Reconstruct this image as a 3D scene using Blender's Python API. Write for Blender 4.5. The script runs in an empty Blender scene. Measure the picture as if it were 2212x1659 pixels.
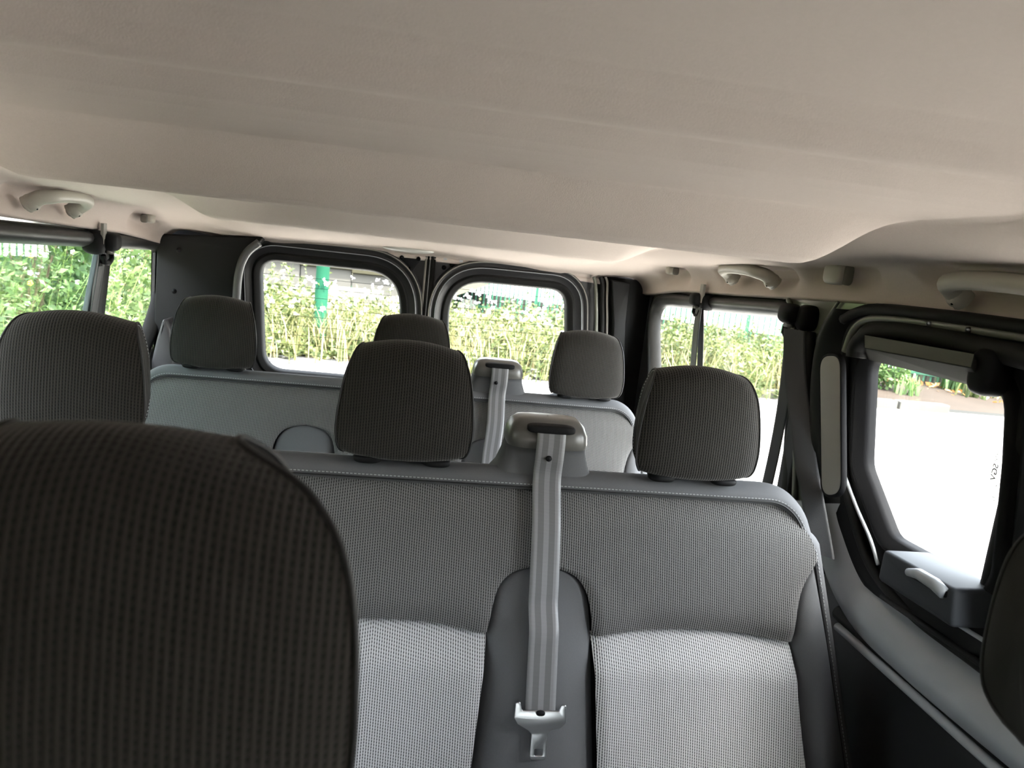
import bpy, bmesh, math, random
import numpy as np
from mathutils import Vector, Matrix

S = bpy.context.scene
COL = S.collection
CZ = 1.88                      # camera height above the road; the cabin is described relative to the eye
# ------------------------------------------------------------------ camera
FPX = 1661.0
YAW, PIT, ROL = (math.radians(a) for a in (8.98, 9.91, 6.26))
_F = np.array([math.sin(YAW)*math.cos(PIT), math.cos(YAW)*math.cos(PIT), -math.sin(PIT)])
_R0 = np.array([math.cos(YAW), -math.sin(YAW), 0.0]); _U0 = np.cross(_R0, _F)
_R = math.cos(ROL)*_R0 + math.sin(ROL)*_U0
_U = math.cos(ROL)*_U0 - math.sin(ROL)*_R0
cd = bpy.data.cameras.new('camera'); cam = bpy.data.objects.new('camera', cd); COL.objects.link(cam)
cd.sensor_width = 36.0; cd.lens = FPX/2212*36.0; cd.clip_start = 0.02; cd.clip_end = 400
M = Matrix.Identity(4)
for i in range(3):
    M[i][0], M[i][1], M[i][2] = _R[i], _U[i], -_F[i]
M[2][3] = CZ
cam.matrix_world = M
cd.dof.use_dof = True; cd.dof.focus_distance = 1.6; cd.dof.aperture_fstop = 9.5
S.camera = cam
# ------------------------------------------------------------------ sky, sun, exposure
w = bpy.data.worlds.new('sky'); S.world = w; w.use_nodes = True
nt = w.node_tree; nt.nodes.clear()
sky = nt.nodes.new('ShaderNodeTexSky'); sky.sky_type = 'NISHITA'; sky.sun_disc = False
sky.sun_elevation = math.radians(62); sky.sun_rotation = math.radians(140); sky.air_density = 1.0; sky.dust_density = 3.0
bg = nt.nodes.new('ShaderNodeBackground'); bg.inputs[1].default_value = 0.42
wo = nt.nodes.new('ShaderNodeOutputWorld')
hs_ = nt.nodes.new('ShaderNodeHueSaturation'); hs_.inputs['Saturation'].default_value = .30     # hazy, milky sky
nt.links.new(sky.outputs[0], hs_.inputs['Color']); nt.links.new(hs_.outputs[0], bg.inputs[0]); nt.links.new(bg.outputs[0], wo.inputs[0])
sd = bpy.data.lights.new('sun', 'SUN'); sd.energy = 5.0; sd.angle = math.radians(0.6); sd.color = (1.0, 0.95, 0.86)
sun = bpy.data.objects.new('sun', sd); COL.objects.link(sun)
sun.rotation_euler = Vector((-0.14, 0.30, -0.94)).to_track_quat('-Z', 'Y').to_euler()   # from over the road, high
S.view_settings.view_transform = 'Standard'; S.view_settings.look = 'None'
S.view_settings.gamma = 1.0; S.view_settings.use_curve_mapping = False
S.view_settings.exposure = 3.3
S.cycles.use_denoising = True
S.cycles.max_bounces = 10; S.cycles.diffuse_bounces = 6; S.cycles.transparent_max_bounces = 24
S.cycles.caustics_reflective = False; S.cycles.caustics_refractive = False
S.cycles.sample_clamp_indirect = 6.0

# ------------------------------------------------------------------ helpers
def ray(px, py): return _F + _R*(px-1106)/FPX - _U*(py-829.5)/FPX
def at(px, py, x=None, y=None, z=None):
    d = ray(px, py)
    return d*(x/d[0] if x is not None else y/d[1] if y is not None else z/d[2])
def yz(pts, x): return [tuple(at(*p, x=x)[[1, 2]]) for p in pts]
def xz(pts, y): return [tuple(at(*p, y=y)[[0, 2]]) for p in pts]
def sstep(a, b, t):
    t = np.clip((np.asarray(t, float)-a)/(b-a), 0, 1); return t*t*(3-2*t)

def link(name, me, mat, parent=None, base=None, label=None, cat=None, group=None, kind=None):
    """vertices of me are world coordinates (already lifted by CZ); re-centred on the parent or on the base"""
    o = bpy.data.objects.new(name, me); COL.objects.link(o)
    if mat is not None:
        for m in (mat if isinstance(mat, (list, tuple)) else [mat]): me.materials.append(m)
    if parent is not None:
        off = Vector(parent['_w']); o.parent = parent
    else:
        if len(me.vertices):
            co = np.empty(len(me.vertices)*3); me.vertices.foreach_get('co', co); co = co.reshape(-1, 3)
            lo, hi = co.min(0), co.max(0)
            off = Vector(((lo[0]+hi[0])/2, (lo[1]+hi[1])/2, lo[2])) if base is None else Vector(base)
        else: off = Vector((0, 0, 0))
        o.location = off
    me.transform(Matrix.Translation(-off))
    o['_w'] = list(off)
    tag(o, label, cat, group, kind)
    return o
def tag(o, label=None, cat=None, group=None, kind=None):
    if label: o['label'] = label
    if cat: o['category'] = cat
    if group: o['group'] = group
    if kind: o['kind'] = kind
    return o
def empty(name, loc, label=None, cat=None, group=None, kind=None):
    o = bpy.data.objects.new(name, None); COL.objects.link(o); o.empty_display_size = 0.05
    o.location = (loc[0], loc[1], loc[2]+CZ); o['_w'] = [loc[0], loc[1], loc[2]+CZ]
    return tag(o, label, cat, group, kind)
def mesh(V, F, uv=None, smooth=True, lift=True):
    V = np.asarray(V, float).copy()
    if lift: V[:, 2] += CZ
    me = bpy.data.meshes.new('m'); me.from_pydata(V.tolist(), [], [list(map(int, f)) for f in F])
    if smooth: me.polygons.foreach_set('use_smooth', [True]*len(me.polygons))
    if uv is not None:
        uv = np.asarray(uv, float); l = me.uv_layers.new(name='UVMap')
        idx = np.empty(len(me.loops), int); me.loops.foreach_get('vertex_index', idx)
        l.data.foreach_set('uv', uv[idx].ravel())
    me.update(); return me
def mk(name, V, F, mat, parent=None, uv=None, smooth=True, sub=0, bevel=0.0, flip=False, autosmooth=None, **k):
    me = mesh(V, F, uv, smooth)
    if flip: me.flip_normals()
    o = link(name, me, mat, parent, **k)
    if bevel:
        b = o.modifiers.new('bevel', 'BEVEL'); b.width = bevel; b.segments = 3; b.limit_method = 'ANGLE'; b.angle_limit = 0.6
    if sub:
        s = o.modifiers.new('sub', 'SUBSURF'); s.levels = sub; s.render_levels = sub
    return o
def gridF(n, m, cu=False, cv=False):
    F = []
    for i in range(n if cu else n-1):
        for j in range(m if cv else m-1):
            a, b = i*m+j, i*m+(j+1) % m
            c, d = ((i+1) % n)*m+(j+1) % m, ((i+1) % n)*m+j
            F.append((a, b, c, d))
    return F
def join(parts):
    V, F, U, o = [], [], [], 0
    for p in parts:
        v, f = p[0], p[1]
        V.append(np.asarray(v, float)); F += [tuple(i+o for i in q) for q in f]; o += len(v)
    return np.concatenate(V), F
def box(c, h, rot=None):
    s = np.array([(x, y, z) for x in (-1, 1) for y in (-1, 1) for z in (-1, 1)], float)*np.asarray(h)
    if rot is not None: s = s@np.asarray(rot).T
    return s+np.asarray(c), [(0, 1, 3, 2), (4, 6, 7, 5), (0, 4, 5, 1), (2, 3, 7, 6), (0, 2, 6, 4), (1, 5, 7, 3)]
def tube(path, r, n=10, closed=False, cap=True):
    P = np.asarray(path, float); m = len(P); V = []
    rr = np.full(m, r) if np.isscalar(r) else np.asarray(r)
    ref = None
    for i in range(m):
        a = P[i-1] if (i or closed) else P[i]; b = P[(i+1) % m] if (i < m-1 or closed) else P[i]
        t = b-a; t /= np.linalg.norm(t)+1e-12
        if ref is None:
            ref = np.cross(t, [0, 0, 1.0] if abs(t[2]) < .9 else [1.0, 0, 0])
        ref = ref-t*(ref@t); ref /= np.linalg.norm(ref)
        bi = np.cross(t, ref)
        for k in range(n):
            q = 2*math.pi*k/n; V.append(P[i]+rr[i]*(math.cos(q)*ref+math.sin(q)*bi))
    F = gridF(m, n, closed, True)
    if cap and not closed: F += [tuple(range(n-1, -1, -1)), tuple(range((m-1)*n, m*n))]
    return np.array(V), F
def lathe(prof, c, axis='z', n=24):
    V = []
    for r, h in prof:
        for k in range(n):
            q = 2*math.pi*k/n; a, b = r*math.cos(q), r*math.sin(q)
            V.append({'z': (a, b, h), 'y': (a, h, b), 'x': (h, a, b)}[axis])
    V = np.array(V)+np.asarray(c)
    m = len(prof)
    return V, gridF(m, n, False, True)+[tuple(range(n)), tuple(range((m-1)*n, m*n))]
def roundpoly(pts, rad, n=8):
    """2-D polygon with rounded corners"""
    out = []; m = len(pts); P = np.asarray(pts, float)
    if np.isscalar(rad): rad = [rad]*m
    for i in range(m):
        p, a, b = P[i], P[i-1], P[(i+1) % m]
        u, v = a-p, b-p; lu, lv = np.linalg.norm(u), np.linalg.norm(v); u, v = u/lu, v/lv
        ang = math.acos(np.clip(u@v, -1, 1)); r = rad[i]
        if r <= 0 or ang > 3.1: out.append(p); continue
        d = min(r/math.tan(ang/2), .48*lu, .48*lv); A, B = p+u*d, p+v*d
        for k in range(n+1):
            t = k/n; q0, q1 = A*(1-t)+p*t, p*(1-t)+B*t
            k2 = 0.55*.5+.5*.5
            out.append((A*(1-t)**2+p*2*t*(1-t)+B*t*t))
    return np.array(out)
def area(L): L = np.asarray(L); return .5*np.sum(L[:, 0]*np.roll(L[:, 1], -1)-np.roll(L[:, 0], -1)*L[:, 1])
def resample(L, step, closed=True):
    P = np.asarray(L, float); Q = np.vstack([P, P[:1]]) if closed else P
    d = np.r_[0, np.cumsum(np.linalg.norm(np.diff(Q, axis=0), axis=1))]
    n = max(4, int(round(d[-1]/step)))
    t = np.linspace(0, d[-1], n+1)[:-1] if closed else np.linspace(0, d[-1], n+1)
    return np.stack([np.interp(t, d, Q[:, k]) for k in range(Q.shape[1])], 1)
def offset(L, o, closed=True):
    L = np.asarray(L, float)
    if closed: t = np.roll(L, -1, 0)-np.roll(L, 1, 0)
    else: t = np.gradient(L, axis=0)
    t /= np.linalg.norm(t, axis=1)[:, None]+1e-12
    s = 1 if (not closed or area(L) > 0) else -1
    return L+s*o*np.stack([t[:, 1], -t[:, 0]], 1)
def ringV(L, prof, mp, closed=True):
    """loft profile [(outward offset, depth)] round the 2-D loop L; mp(u, v, w) -> xyz"""
    V = []
    for o, d in prof:
        V += [mp(u, v, d) for u, v in offset(L, o, closed)]
    return np.array(V), gridF(len(prof), len(L), False, closed)
def plateM(loops, mp, t0, t1, bev=0.0, bseg=2):
    """flat plate (outer loop, then holes) between depths t0..t1, via a filled 2-D curve; returns a world mesh"""
    cu = bpy.data.curves.new('c', 'CURVE'); cu.dimensions = '2D'; cu.fill_mode = 'BOTH'
    cu.extrude = max(1e-5, abs(t1-t0)/2-bev); cu.bevel_depth = bev; cu.bevel_resolution = bseg; cu.offset = -bev
    for L in loops:
        s = cu.splines.new('POLY'); s.points.add(len(L)-1); s.use_cyclic_u = True
        for p, q in zip(s.points, L): p.co = (q[0], q[1], 0, 1)
    o = bpy.data.objects.new('c', cu); COL.objects.link(o)
    me = bpy.data.meshes.new_from_object(o.evaluated_get(bpy.context.evaluated_depsgraph_get()))
    bpy.data.objects.remove(o); bpy.data.curves.remove(cu)
    co = np.empty(len(me.vertices)*3); me.vertices.foreach_get('co', co); co = co.reshape(-1, 3)
    c = (t0+t1)/2
    new = np.array([mp(u, v, c+q) for u, v, q in co]); new[:, 2] += CZ
    me.vertices.foreach_set('co', new.ravel()); me.materials.clear(); me.update()
    bm = bmesh.new(); bm.from_mesh(me); bmesh.ops.remove_doubles(bm, verts=bm.verts, dist=1e-6)
    bmesh.ops.recalc_face_normals(bm, faces=bm.faces)
    for f in bm.faces: f.smooth = True
    for e in bm.edges:
        if len(e.link_faces) == 2 and e.calc_face_angle() > 0.7: e.smooth = False
    bm.to_mesh(me); bm.free()
    return me
def plate(name, loops, mp, t0, t1, mat, parent=None, bev=0.0, **k):
    return link(name, plateM(loops, mp, t0, t1, bev), mat, parent, **k)
def catmull(P, n, closed=True):
    P = np.asarray(P, float); m = len(P); out = []
    for i in range(m if closed else m-1):
        p0, p1, p2, p3 = (P[(i+k) % m] if closed else P[min(max(i+k, 0), m-1)] for k in (-1, 0, 1, 2))
        for j in range(n):
            t = j/n
            out.append(.5*((2*p1)+(-p0+p2)*t+(2*p0-5*p1+4*p2-p3)*t*t+(-p0+3*p1-3*p2+p3)*t**3))
    if not closed: out.append(P[-1])
    return np.array(out)
def rbox(c, h, r, ex=None, n=5):
    """rounded box as a superellipsoid-like shell"""
    m, k = 24, 32; V = []
    c = np.asarray(c, float); h = np.asarray(h, float)
    def sg(a, e): return math.copysign(abs(a)**e, a)
    e = r
    for i in range(m+1):
        t = -math.pi/2+math.pi*i/m
        for j in range(k):
            q = 2*math.pi*j/k
            V.append(c+h*np.array([sg(math.cos(t), e)*sg(math.cos(q), e), sg(math.cos(t), e)*sg(math.sin(q), e), sg(math.sin(t), e)]))
    return np.array(V), gridF(m+1, k, False, True)

# ------------------------------------------------------------------ materials
def nodes(name):
    m = bpy.data.materials.new(name); m.use_nodes = True
    n = m.node_tree; b = n.nodes['Principled BSDF']; return m, n, b
def plain(name, col, rough=.5, spec=.5, metal=0, noise=0.0, nscale=40, bump=0.0, bscale=400, coat=0):
    m, n, b = nodes(name); L = n.links.new
    b.inputs['Base Color'].default_value = (*col, 1); b.inputs['Roughness'].default_value = rough
    b.inputs['Specular IOR Level'].default_value = spec; b.inputs['Metallic'].default_value = metal
    b.inputs['Coat Weight'].default_value = coat; b.inputs['Coat Roughness'].default_value = .08
    tc = n.nodes.new('ShaderNodeTexCoord')
    if noise:
        t = n.nodes.new('ShaderNodeTexNoise'); t.inputs['Scale'].default_value = nscale; t.inputs['Detail'].default_value = 4
        L(tc.outputs['Object'], t.inputs['Vector'])
        r = n.nodes.new('ShaderNodeMapRange'); r.inputs[3].default_value = 1-noise; r.inputs[4].default_value = 1+noise
        L(t.outputs[0], r.inputs[0])
        x = n.nodes.new('ShaderNodeVectorMath'); x.operation = 'SCALE'; x.inputs[0].default_value = col
        L(r.outputs[0], x.inputs['Scale']); L(x.outputs[0], b.inputs['Base Color'])
    if bump:
        t = n.nodes.new('ShaderNodeTexNoise'); t.inputs['Scale'].default_value = bscale; t.inputs['Detail'].default_value = 2
        L(tc.outputs['Object'], t.inputs['Vector'])
        p = n.nodes.new('ShaderNodeBump'); p.inputs['Strength'].default_value = bump; p.inputs['Distance'].default_value = .002
        L(t.outputs[0], p.inputs['Height']); L(p.outputs[0], b.inputs['Normal'])
    return m
def weave(name, lo, hi, per=.0046):
    """knitted cloth: upright ribs with staggered dark pits between them, in metres of the UV map"""
    m, n, b = nodes(name); L = n.links.new
    def math_(op, a, c=None):
        q = n.nodes.new('ShaderNodeMath'); q.operation = op
        for i, v in enumerate((a, c)):
            if v is None: continue
            if isinstance(v, (int, float)): q.inputs[i].default_value = v
            else: L(v, q.inputs[i])
        return q.outputs[0]
    uv = n.nodes.new('ShaderNodeUVMap'); sp = n.nodes.new('ShaderNodeSeparateXYZ'); L(uv.outputs[0], sp.inputs[0])
    u = math_('DIVIDE', sp.outputs[0], per); v = math_('DIVIDE', sp.outputs[1], per*1.15)
    col = math_('FLOOR', u); par = math_('MULTIPLY', math_('MODULO', math_('ABSOLUTE', col), 5.0), .2)
    fu = math_('SUBTRACT', math_('FRACT', u), .5); fv = math_('SUBTRACT', math_('FRACT', math_('ADD', v, par)), .5)
    d2 = math_('ADD', math_('MULTIPLY', math_('MULTIPLY', fu, fu), 1.5), math_('MULTIPLY', fv, fv))
    mr = n.nodes.new('ShaderNodeMapRange'); mr.interpolation_type = 'SMOOTHSTEP'
    mr.inputs[1].default_value = .02; mr.inputs[2].default_value = .14; L(d2, mr.inputs[0])
    rib = n.nodes.new('ShaderNodeMapRange'); rib.inputs[1].default_value = .2; rib.inputs[2].default_value = .5
    rib.inputs[3].default_value = .42; rib.inputs[4].default_value = 1.0; L(math_('ABSOLUTE', fu), rib.inputs[0])
    h = math_('MULTIPLY', mr.outputs[0], rib.outputs[0])
    nz = n.nodes.new('ShaderNodeTexNoise'); nz.inputs['Scale'].default_value = 900
    tc = n.nodes.new('ShaderNodeTexCoord'); L(tc.outputs['Object'], nz.inputs['Vector'])
    h2 = math_('MULTIPLY', h, math_('ADD', math_('MULTIPLY', nz.outputs[0], .5), .75))
    mx = n.nodes.new('ShaderNodeMix'); mx.data_type = 'RGBA'
    mx.inputs[6].default_value = (*lo, 1); mx.inputs[7].default_value = (*hi, 1)
    L(h2, mx.inputs[0]); L(mx.outputs[2], b.inputs['Base Color'])
    bp = n.nodes.new('ShaderNodeBump'); bp.inputs['Strength'].default_value = .6; bp.inputs['Distance'].default_value = .0012
    L(h, bp.inputs['Height']); L(bp.outputs[0], b.inputs['Normal'])
    b.inputs['Roughness'].default_value = .85; b.inputs['Specular IOR Level'].default_value = .25
    b.inputs['Sheen Weight'].default_value = .15; b.inputs['Sheen Roughness'].default_value = .5
    return m
def webbing(name, a, c):
    m, n, b = nodes(name); L = n.links.new
    uv = n.nodes.new('ShaderNodeUVMap'); sp = n.nodes.new('ShaderNodeSeparateXYZ'); L(uv.outputs[0], sp.inputs[0])
    r = n.nodes.new('ShaderNodeValToRGB'); r.color_ramp.interpolation = 'CONSTANT'
    e = r.color_ramp.elements; e[0].position = 0; e[0].color = (*a, 1); e[1].position = .2; e[1].color = (*c, 1)
    for p, q in ((.41, a), (.59, c), (.8, a)):
        k = e.new(p); k.color = (*q, 1)
    L(sp.outputs[0], r.inputs[0])
    wv = n.nodes.new('ShaderNodeTexWave'); wv.bands_direction = 'Y'; wv.inputs['Scale'].default_value = 170; L(uv.outputs[0], wv.inputs[0])
    mx = n.nodes.new('ShaderNodeMix'); mx.data_type = 'RGBA'; mx.blend_type = 'MULTIPLY'; mx.inputs[0].default_value = .45
    L(r.outputs[0], mx.inputs[6]); L(wv.outputs[0], mx.inputs[7]); L(mx.outputs[2], b.inputs['Base Color'])
    b.inputs['Roughness'].default_value = .45; b.inputs['Specular IOR Level'].default_value = .5
    return m
def glass(name, tint, refl=.08):
    m = bpy.data.materials.new(name); m.use_nodes = True; n = m.node_tree; n.nodes.clear(); L = n.links.new
    t = n.nodes.new('ShaderNodeBsdfTransparent'); t.inputs[0].default_value = (*tint, 1)
    g = n.nodes.new('ShaderNodeBsdfGlossy'); g.inputs['Roughness'].default_value = 0.0
    ge = n.nodes.new('ShaderNodeNewGeometry'); dt = n.nodes.new('ShaderNodeVectorMath'); dt.operation = 'DOT_PRODUCT'
    L(ge.outputs['Normal'], dt.inputs[0]); L(ge.outputs['Incoming'], dt.inputs[1])
    ab = n.nodes.new('ShaderNodeMath'); ab.operation = 'ABSOLUTE'; L(dt.outputs['Value'], ab.inputs[0])
    om = n.nodes.new('ShaderNodeMath'); om.operation = 'SUBTRACT'; om.inputs[0].default_value = 1; L(ab.outputs[0], om.inputs[1])
    pw = n.nodes.new('ShaderNodeMath'); pw.operation = 'POWER'; L(om.outputs[0], pw.inputs[0]); pw.inputs[1].default_value = 5
    fr = n.nodes.new('ShaderNodeMath'); fr.operation = 'MULTIPLY_ADD'; L(pw.outputs[0], fr.inputs[0]); fr.inputs[1].default_value = .95; fr.inputs[2].default_value = refl/2
    x = n.nodes.new('ShaderNodeMixShader'); o = n.nodes.new('ShaderNodeOutputMaterial')
    L(fr.outputs[0], x.inputs[0]); L(t.outputs[0], x.inputs[1]); L(g.outputs[0], x.inputs[2]); L(x.outputs[0], o.inputs[0])
    return m
def leafmat(name, c1, c2, c3, trans=.35, rough=.55):
    m, n, b = nodes(name); L = n.links.new
    g = n.nodes.new('ShaderNodeNewGeometry'); r = n.nodes.new('ShaderNodeValToRGB')
    e = r.color_ramp.elements; e[0].color = (*c1, 1); e[1].color = (*c3, 1); k = e.new(.55); k.color = (*c2, 1)
    L(g.outputs['Random Per Island'], r.inputs[0]); L(r.outputs[0], b.inputs['Base Color'])
    b.inputs['Roughness'].default_value = rough
    tr = n.nodes.new('ShaderNodeBsdfTranslucent'); L(r.outputs[0], tr.inputs[0])
    x = n.nodes.new('ShaderNodeMixShader'); x.inputs[0].default_value = trans
    o = n.nodes['Material Output']; L(b.outputs[0], x.inputs[1]); L(tr.outputs[0], x.inputs[2]); L(x.outputs[0], o.inputs[0])
    return m

M_head = plain('headliner_cloth', (.60, .52, .475), .95, .1, noise=.05, nscale=260, bump=.25, bscale=700)
M_weave = weave('seat_weave', (.017, .017, .017), (.195, .192, .188), .0038)
M_weave_lit = weave('seat_weave_insert_lit', (.06, .06, .061), (.68, .68, .69), .0038)  # same cloth, made paler to put the light on the inserts into colour
M_weave_hr = weave('headrest_weave', (.0035, .003, .0026), (.034, .0305, .026), .0042)
M_cloth = plain('plain_seat_cloth', (.10, .102, .108), .8, .3, noise=.08, nscale=500, bump=.15, bscale=900)
M_cloth_hr = plain('headrest_side_cloth', (.024, .023, .022), .85, .25, noise=.08, nscale=500)
M_pipe = plain('black_piping', (.008, .008, .009), .55)
M_stitch = plain('grey_thread', (.34, .35, .36), .7)
M_trim = plain('dark_grey_trim_plastic', (.005, .0052, .0056), .55, .25, bump=.06, bscale=1500)
M_trim2 = plain('charcoal_painted_metal', (.026, .026, .028), .33, .5)
M_black = plain('black_plastic', (.007, .007, .008), .6, .15)
M_rubber = plain('black_rubber', (.010, .010, .010), .65, .2)
M_rubberg = plain('grey_rubber_seal', (.022, .022, .021), .45, .45, noise=.2, nscale=30)
M_panel = plain('grey_trim_panel', (.36, .385, .41), .32, .5, bump=.03, bscale=1500)
M_panel2 = plain('mid_grey_trim', (.10, .102, .106), .4, .5)
M_insert = plain('beige_grey_insert', (.30, .29, .265), .5, .4)
M_paint = plain('olive_tinted_grey_paint', (.13, .135, .11), .28, .5, coat=.5)
M_gloss = plain('glossy_body_paint', (.09, .09, .08), .12, .6, coat=1)
M_handle = plain('beige_plastic', (.42, .395, .34), .45, .45)
M_beltc = webbing('grey_webbing', (.26, .26, .27), (.15, .15, .155))
M_belt = plain('black_webbing', (.040, .043, .047), .5, .5, bump=.2, bscale=900)
M_steel = plain('brushed_steel', (.55, .56, .58), .28, .5, metal=1)
M_cap = plain('metallic_grey_plastic', (.10, .097, .09), .32, .6)
M_glass = glass('window_glass', (.935, .95, .94))
M_glass2 = glass('sliding_pane_glass', (.80, .88, .84))
M_carpet = plain('dark_floor_carpet', (.02, .02, .021), .95, .1)
M_lens = plain('white_lamp_lens', (.62, .61, .58), .35)
M_etch = plain('etched_marking', (.012, .012, .012), .9, .05)

# ================================================================== cabin shell
XR, XL, YR = .865, -.775, 2.665        # inner faces of the side walls and the rear doors
FLOOR = -1.33
C0 = .045                              # centre line of the van
mpR = lambda u, v, w_: (XR-w_, u, v)
mpL = lambda u, v, w_: (XL+w_, u, v)
mpB = lambda u, v, w_: (u, YR-w_, v)

# ---- floor, outer roof, front
plate('floor', [[(-.90, -.95), (.99, -.95), (.99, 2.70), (-.90, 2.70)]], lambda u, v, w_: (u, v, FLOOR-w_), 0, .04, M_carpet,
      kind='structure', label='dark carpeted van floor under the seats')
plate('trim_roof_skin', [[(-.93, -.98), (1.02, -.98), (1.02, 2.80), (-.93, 2.80)]], lambda u, v, w_: (u, v, .19+w_), 0, .02, M_gloss, kind='structure',
      label='outer roof skin above the cloth headliner').name = 'roof'

# ---- headliner
def zledge(y): return np.interp(y, [-1, .9, 1.12, 1.37, 1.88, 2.3, 2.66], [.050, .050, .049, .037, .014, -.001, -.035])
def zedge(y): return np.interp(y, [-1, .95, 1.34, 1.62, 2.1, 2.5, 2.7], [-.024, -.024, -.027, -.040, -.062, -.080, -.088])
def base(y):                             # height of the roof field on the centre line, with its first lip
    return np.interp(y, [-1, .25, .50, .565, .595, .612, .624, .632, .645, .655, .672, .69, .715, .745, .78, .82, .90, .922, .94, 1.3, 1.9, 2.05, 2.30, 2.58, 2.64, 2.67],
                     [.150, .148, .1440, .1360, .1250, .1150, .1090, .1072, .1068, .1180, .1220, .1190, .1100, .1015, .0970, .0950, .0935, .0930, .0945, .085, .050, .040, .010, -.034, -.046, -.060])
def beam1(y): return np.interp(y, [.922, .93, .95, .98, 1.005, 1.02, 1.032, 1.045, 1.056, 1.07, 1.13], [0, .004, .020, .045, .0625, .0675, .0690, .0690, .066, .05, 0])
def beam2(y): return np.interp(y, [1.80, 1.84, 1.93, 1.97, 1.99, 2.02, 2.04, 2.3, 2.6], [0, .010, .036, .046, .0485, .0485, .045, .018, 0])
SC_R = [(.965, .14, 1.0), (1.39, .075, .8), (1.765, .155, 1.0), (2.30, .065, .8)]
SC_L = [(1.39, .075, .0), (1.785, .155, 1.0), (2.40, .065, .8)]
def scoop(y, lst):
    s = 0
    for c, h, a in lst: s = max(s, a*(1-float(sstep(h, h+.07, abs(y-c)))))
    return s
def headliner():
    ys = sorted(set(np.round(np.r_[np.linspace(-.95, .5, 20), np.linspace(.5, 1.2, 241), np.linspace(1.2, 2.67, 200)], 4)))
    V = []; nv = None
    for y in ys:
        row = []
        for side in (-1, 1):
            hw = (XR-C0) if side > 0 else (C0-XL)
            zl, zb = float(zledge(y)), float(zedge(y))
            sc = scoop(y, SC_R if side > 0 else SC_L)
            half = []
            for t in np.linspace(0, 1, 46):                       # roof field
                d = t*.62
                win = 1-float(sstep(.50, .63, d))
                z = float(base(y))-(float(beam1(y))+float(beam2(y)))*win
                half.append((d, z))
            d0, z0 = half[-1]
            for t in np.linspace(0, 1, 16)[1:]:                   # roof side rolling down to the rail
                d = d0+(hw-.075-d0)*t
                z = z0+(zl-z0)*(1-(1-t)**2.2)
                half.append((d, z))
            d1, z1 = half[-1]
            lip = hw-.075
            for t in np.linspace(0, 1, 22)[1:]:                   # rail, scooped out behind the handles
                z = zl+(zb-zl)*t
                d = lip+.058*(1-(1-t)**2)**.5
                ds = hw+.002
                k = sc*(1-float(sstep(.30, 1.0, t)))*(float(sstep(-.02, .05, t)))
                half.append((d*(1-k)+ds*k, z))
            d2 = half[-1][0]
            half += [(d2+.012, zb-.004), (d2+.03, zb+.004)]
            row.append([(C0+side*d, y, z) for d, z in half])
        line = row[0][::-1]+row[1][1:]
        nv = len(line); V += line
    V = np.array(V)
    # the rear hem rises a little towards the middle
    k = sstep(2.25, 2.67, V[:, 1]); V[:, 2] -= k*.020*np.clip((V[:, 0]-C0)/.7, -1, 1)**2*(V[:, 2] > -.2)
    return V, gridF(len(ys), nv)
V, F = headliner()
ceil = mk('ceiling', V, F, M_head, kind='structure', label='beige-grey cloth headliner with two cross beams')
so = ceil.modifiers.new('sol', 'SOLIDIFY'); so.thickness = .006; so.offset = 1
# rear header hem that closes the roof above the doors
mk('hem', *tube([(x, YR+.004, -.062-.020*((x-C0)/.7)**2) for x in np.linspace(-.70, .80, 40)], .010, 10), M_head, ceil)

# ---- side walls with their window openings
QR = roundpoly(yz([(1412, 657), (1699, 686), (1703, 900), (1692, 1090), (1420, 985)], XR), [.07, .03, .2, .06, .07], 8)
QL = roundpoly(yz([(-60, 520), (350, 540), (345, 640), (312, 742), (-60, 1010)], XL), [.03, .05, .25, .05, .03], 8)
DW = roundpoly(yz([(1874, 770), (2172, 836), (2164, 1000), (2136, 1282), (1921, 1162), (1863, 1006)], XR), [.025, .05, .3, .04, .04, .05], 8)
DW2 = roundpoly([(.925, -.075), (.925, -.43), (.56, -.43), (.56, -.075)], .03, 8)
FW = roundpoly([(.10, -.32), (.10, -.46), (-.45, -.46), (-.40, -.32)], .04, 8)  # unseen front door window, shrunk to limit light from ahead
FWR = roundpoly([(.19, -.16), (.19, -.50), (-.40, -.50), (-.34, -.16)], .06, 8)  # unseen front door window, sized for the light it lets in
QR, QL, DW, DW2, FW, FWR = (resample(L, .012) for L in (QR, QL, DW, DW2, FW, FWR))
def wallout(): return [(-.95, FLOOR), (2.66, FLOOR), (2.66, .19), (-.95, .19)]
FWL = resample(roundpoly([(1.32, -.075), (1.32, -.44), (.62, -.44), (.62, -.075)], .05, 8), .012)  # unseen middle window, sized for the light from the left
wr = plate('wall_right', [wallout(), offset(QR, .036), offset(DW, .030), offset(DW2, .02), offset(FWR, .02)], mpR, -.024, -.012, M_trim2,
           kind='structure', label='dark metal side wall beside the sliding door')
wl = plate('wall_left', [wallout(), offset(QL, .036), offset(FWL, .02), offset(FW, .02)], mpL, -.024, -.012, M_trim2,
           kind='structure', label='dark metal side wall behind the left quarter window')
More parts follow.
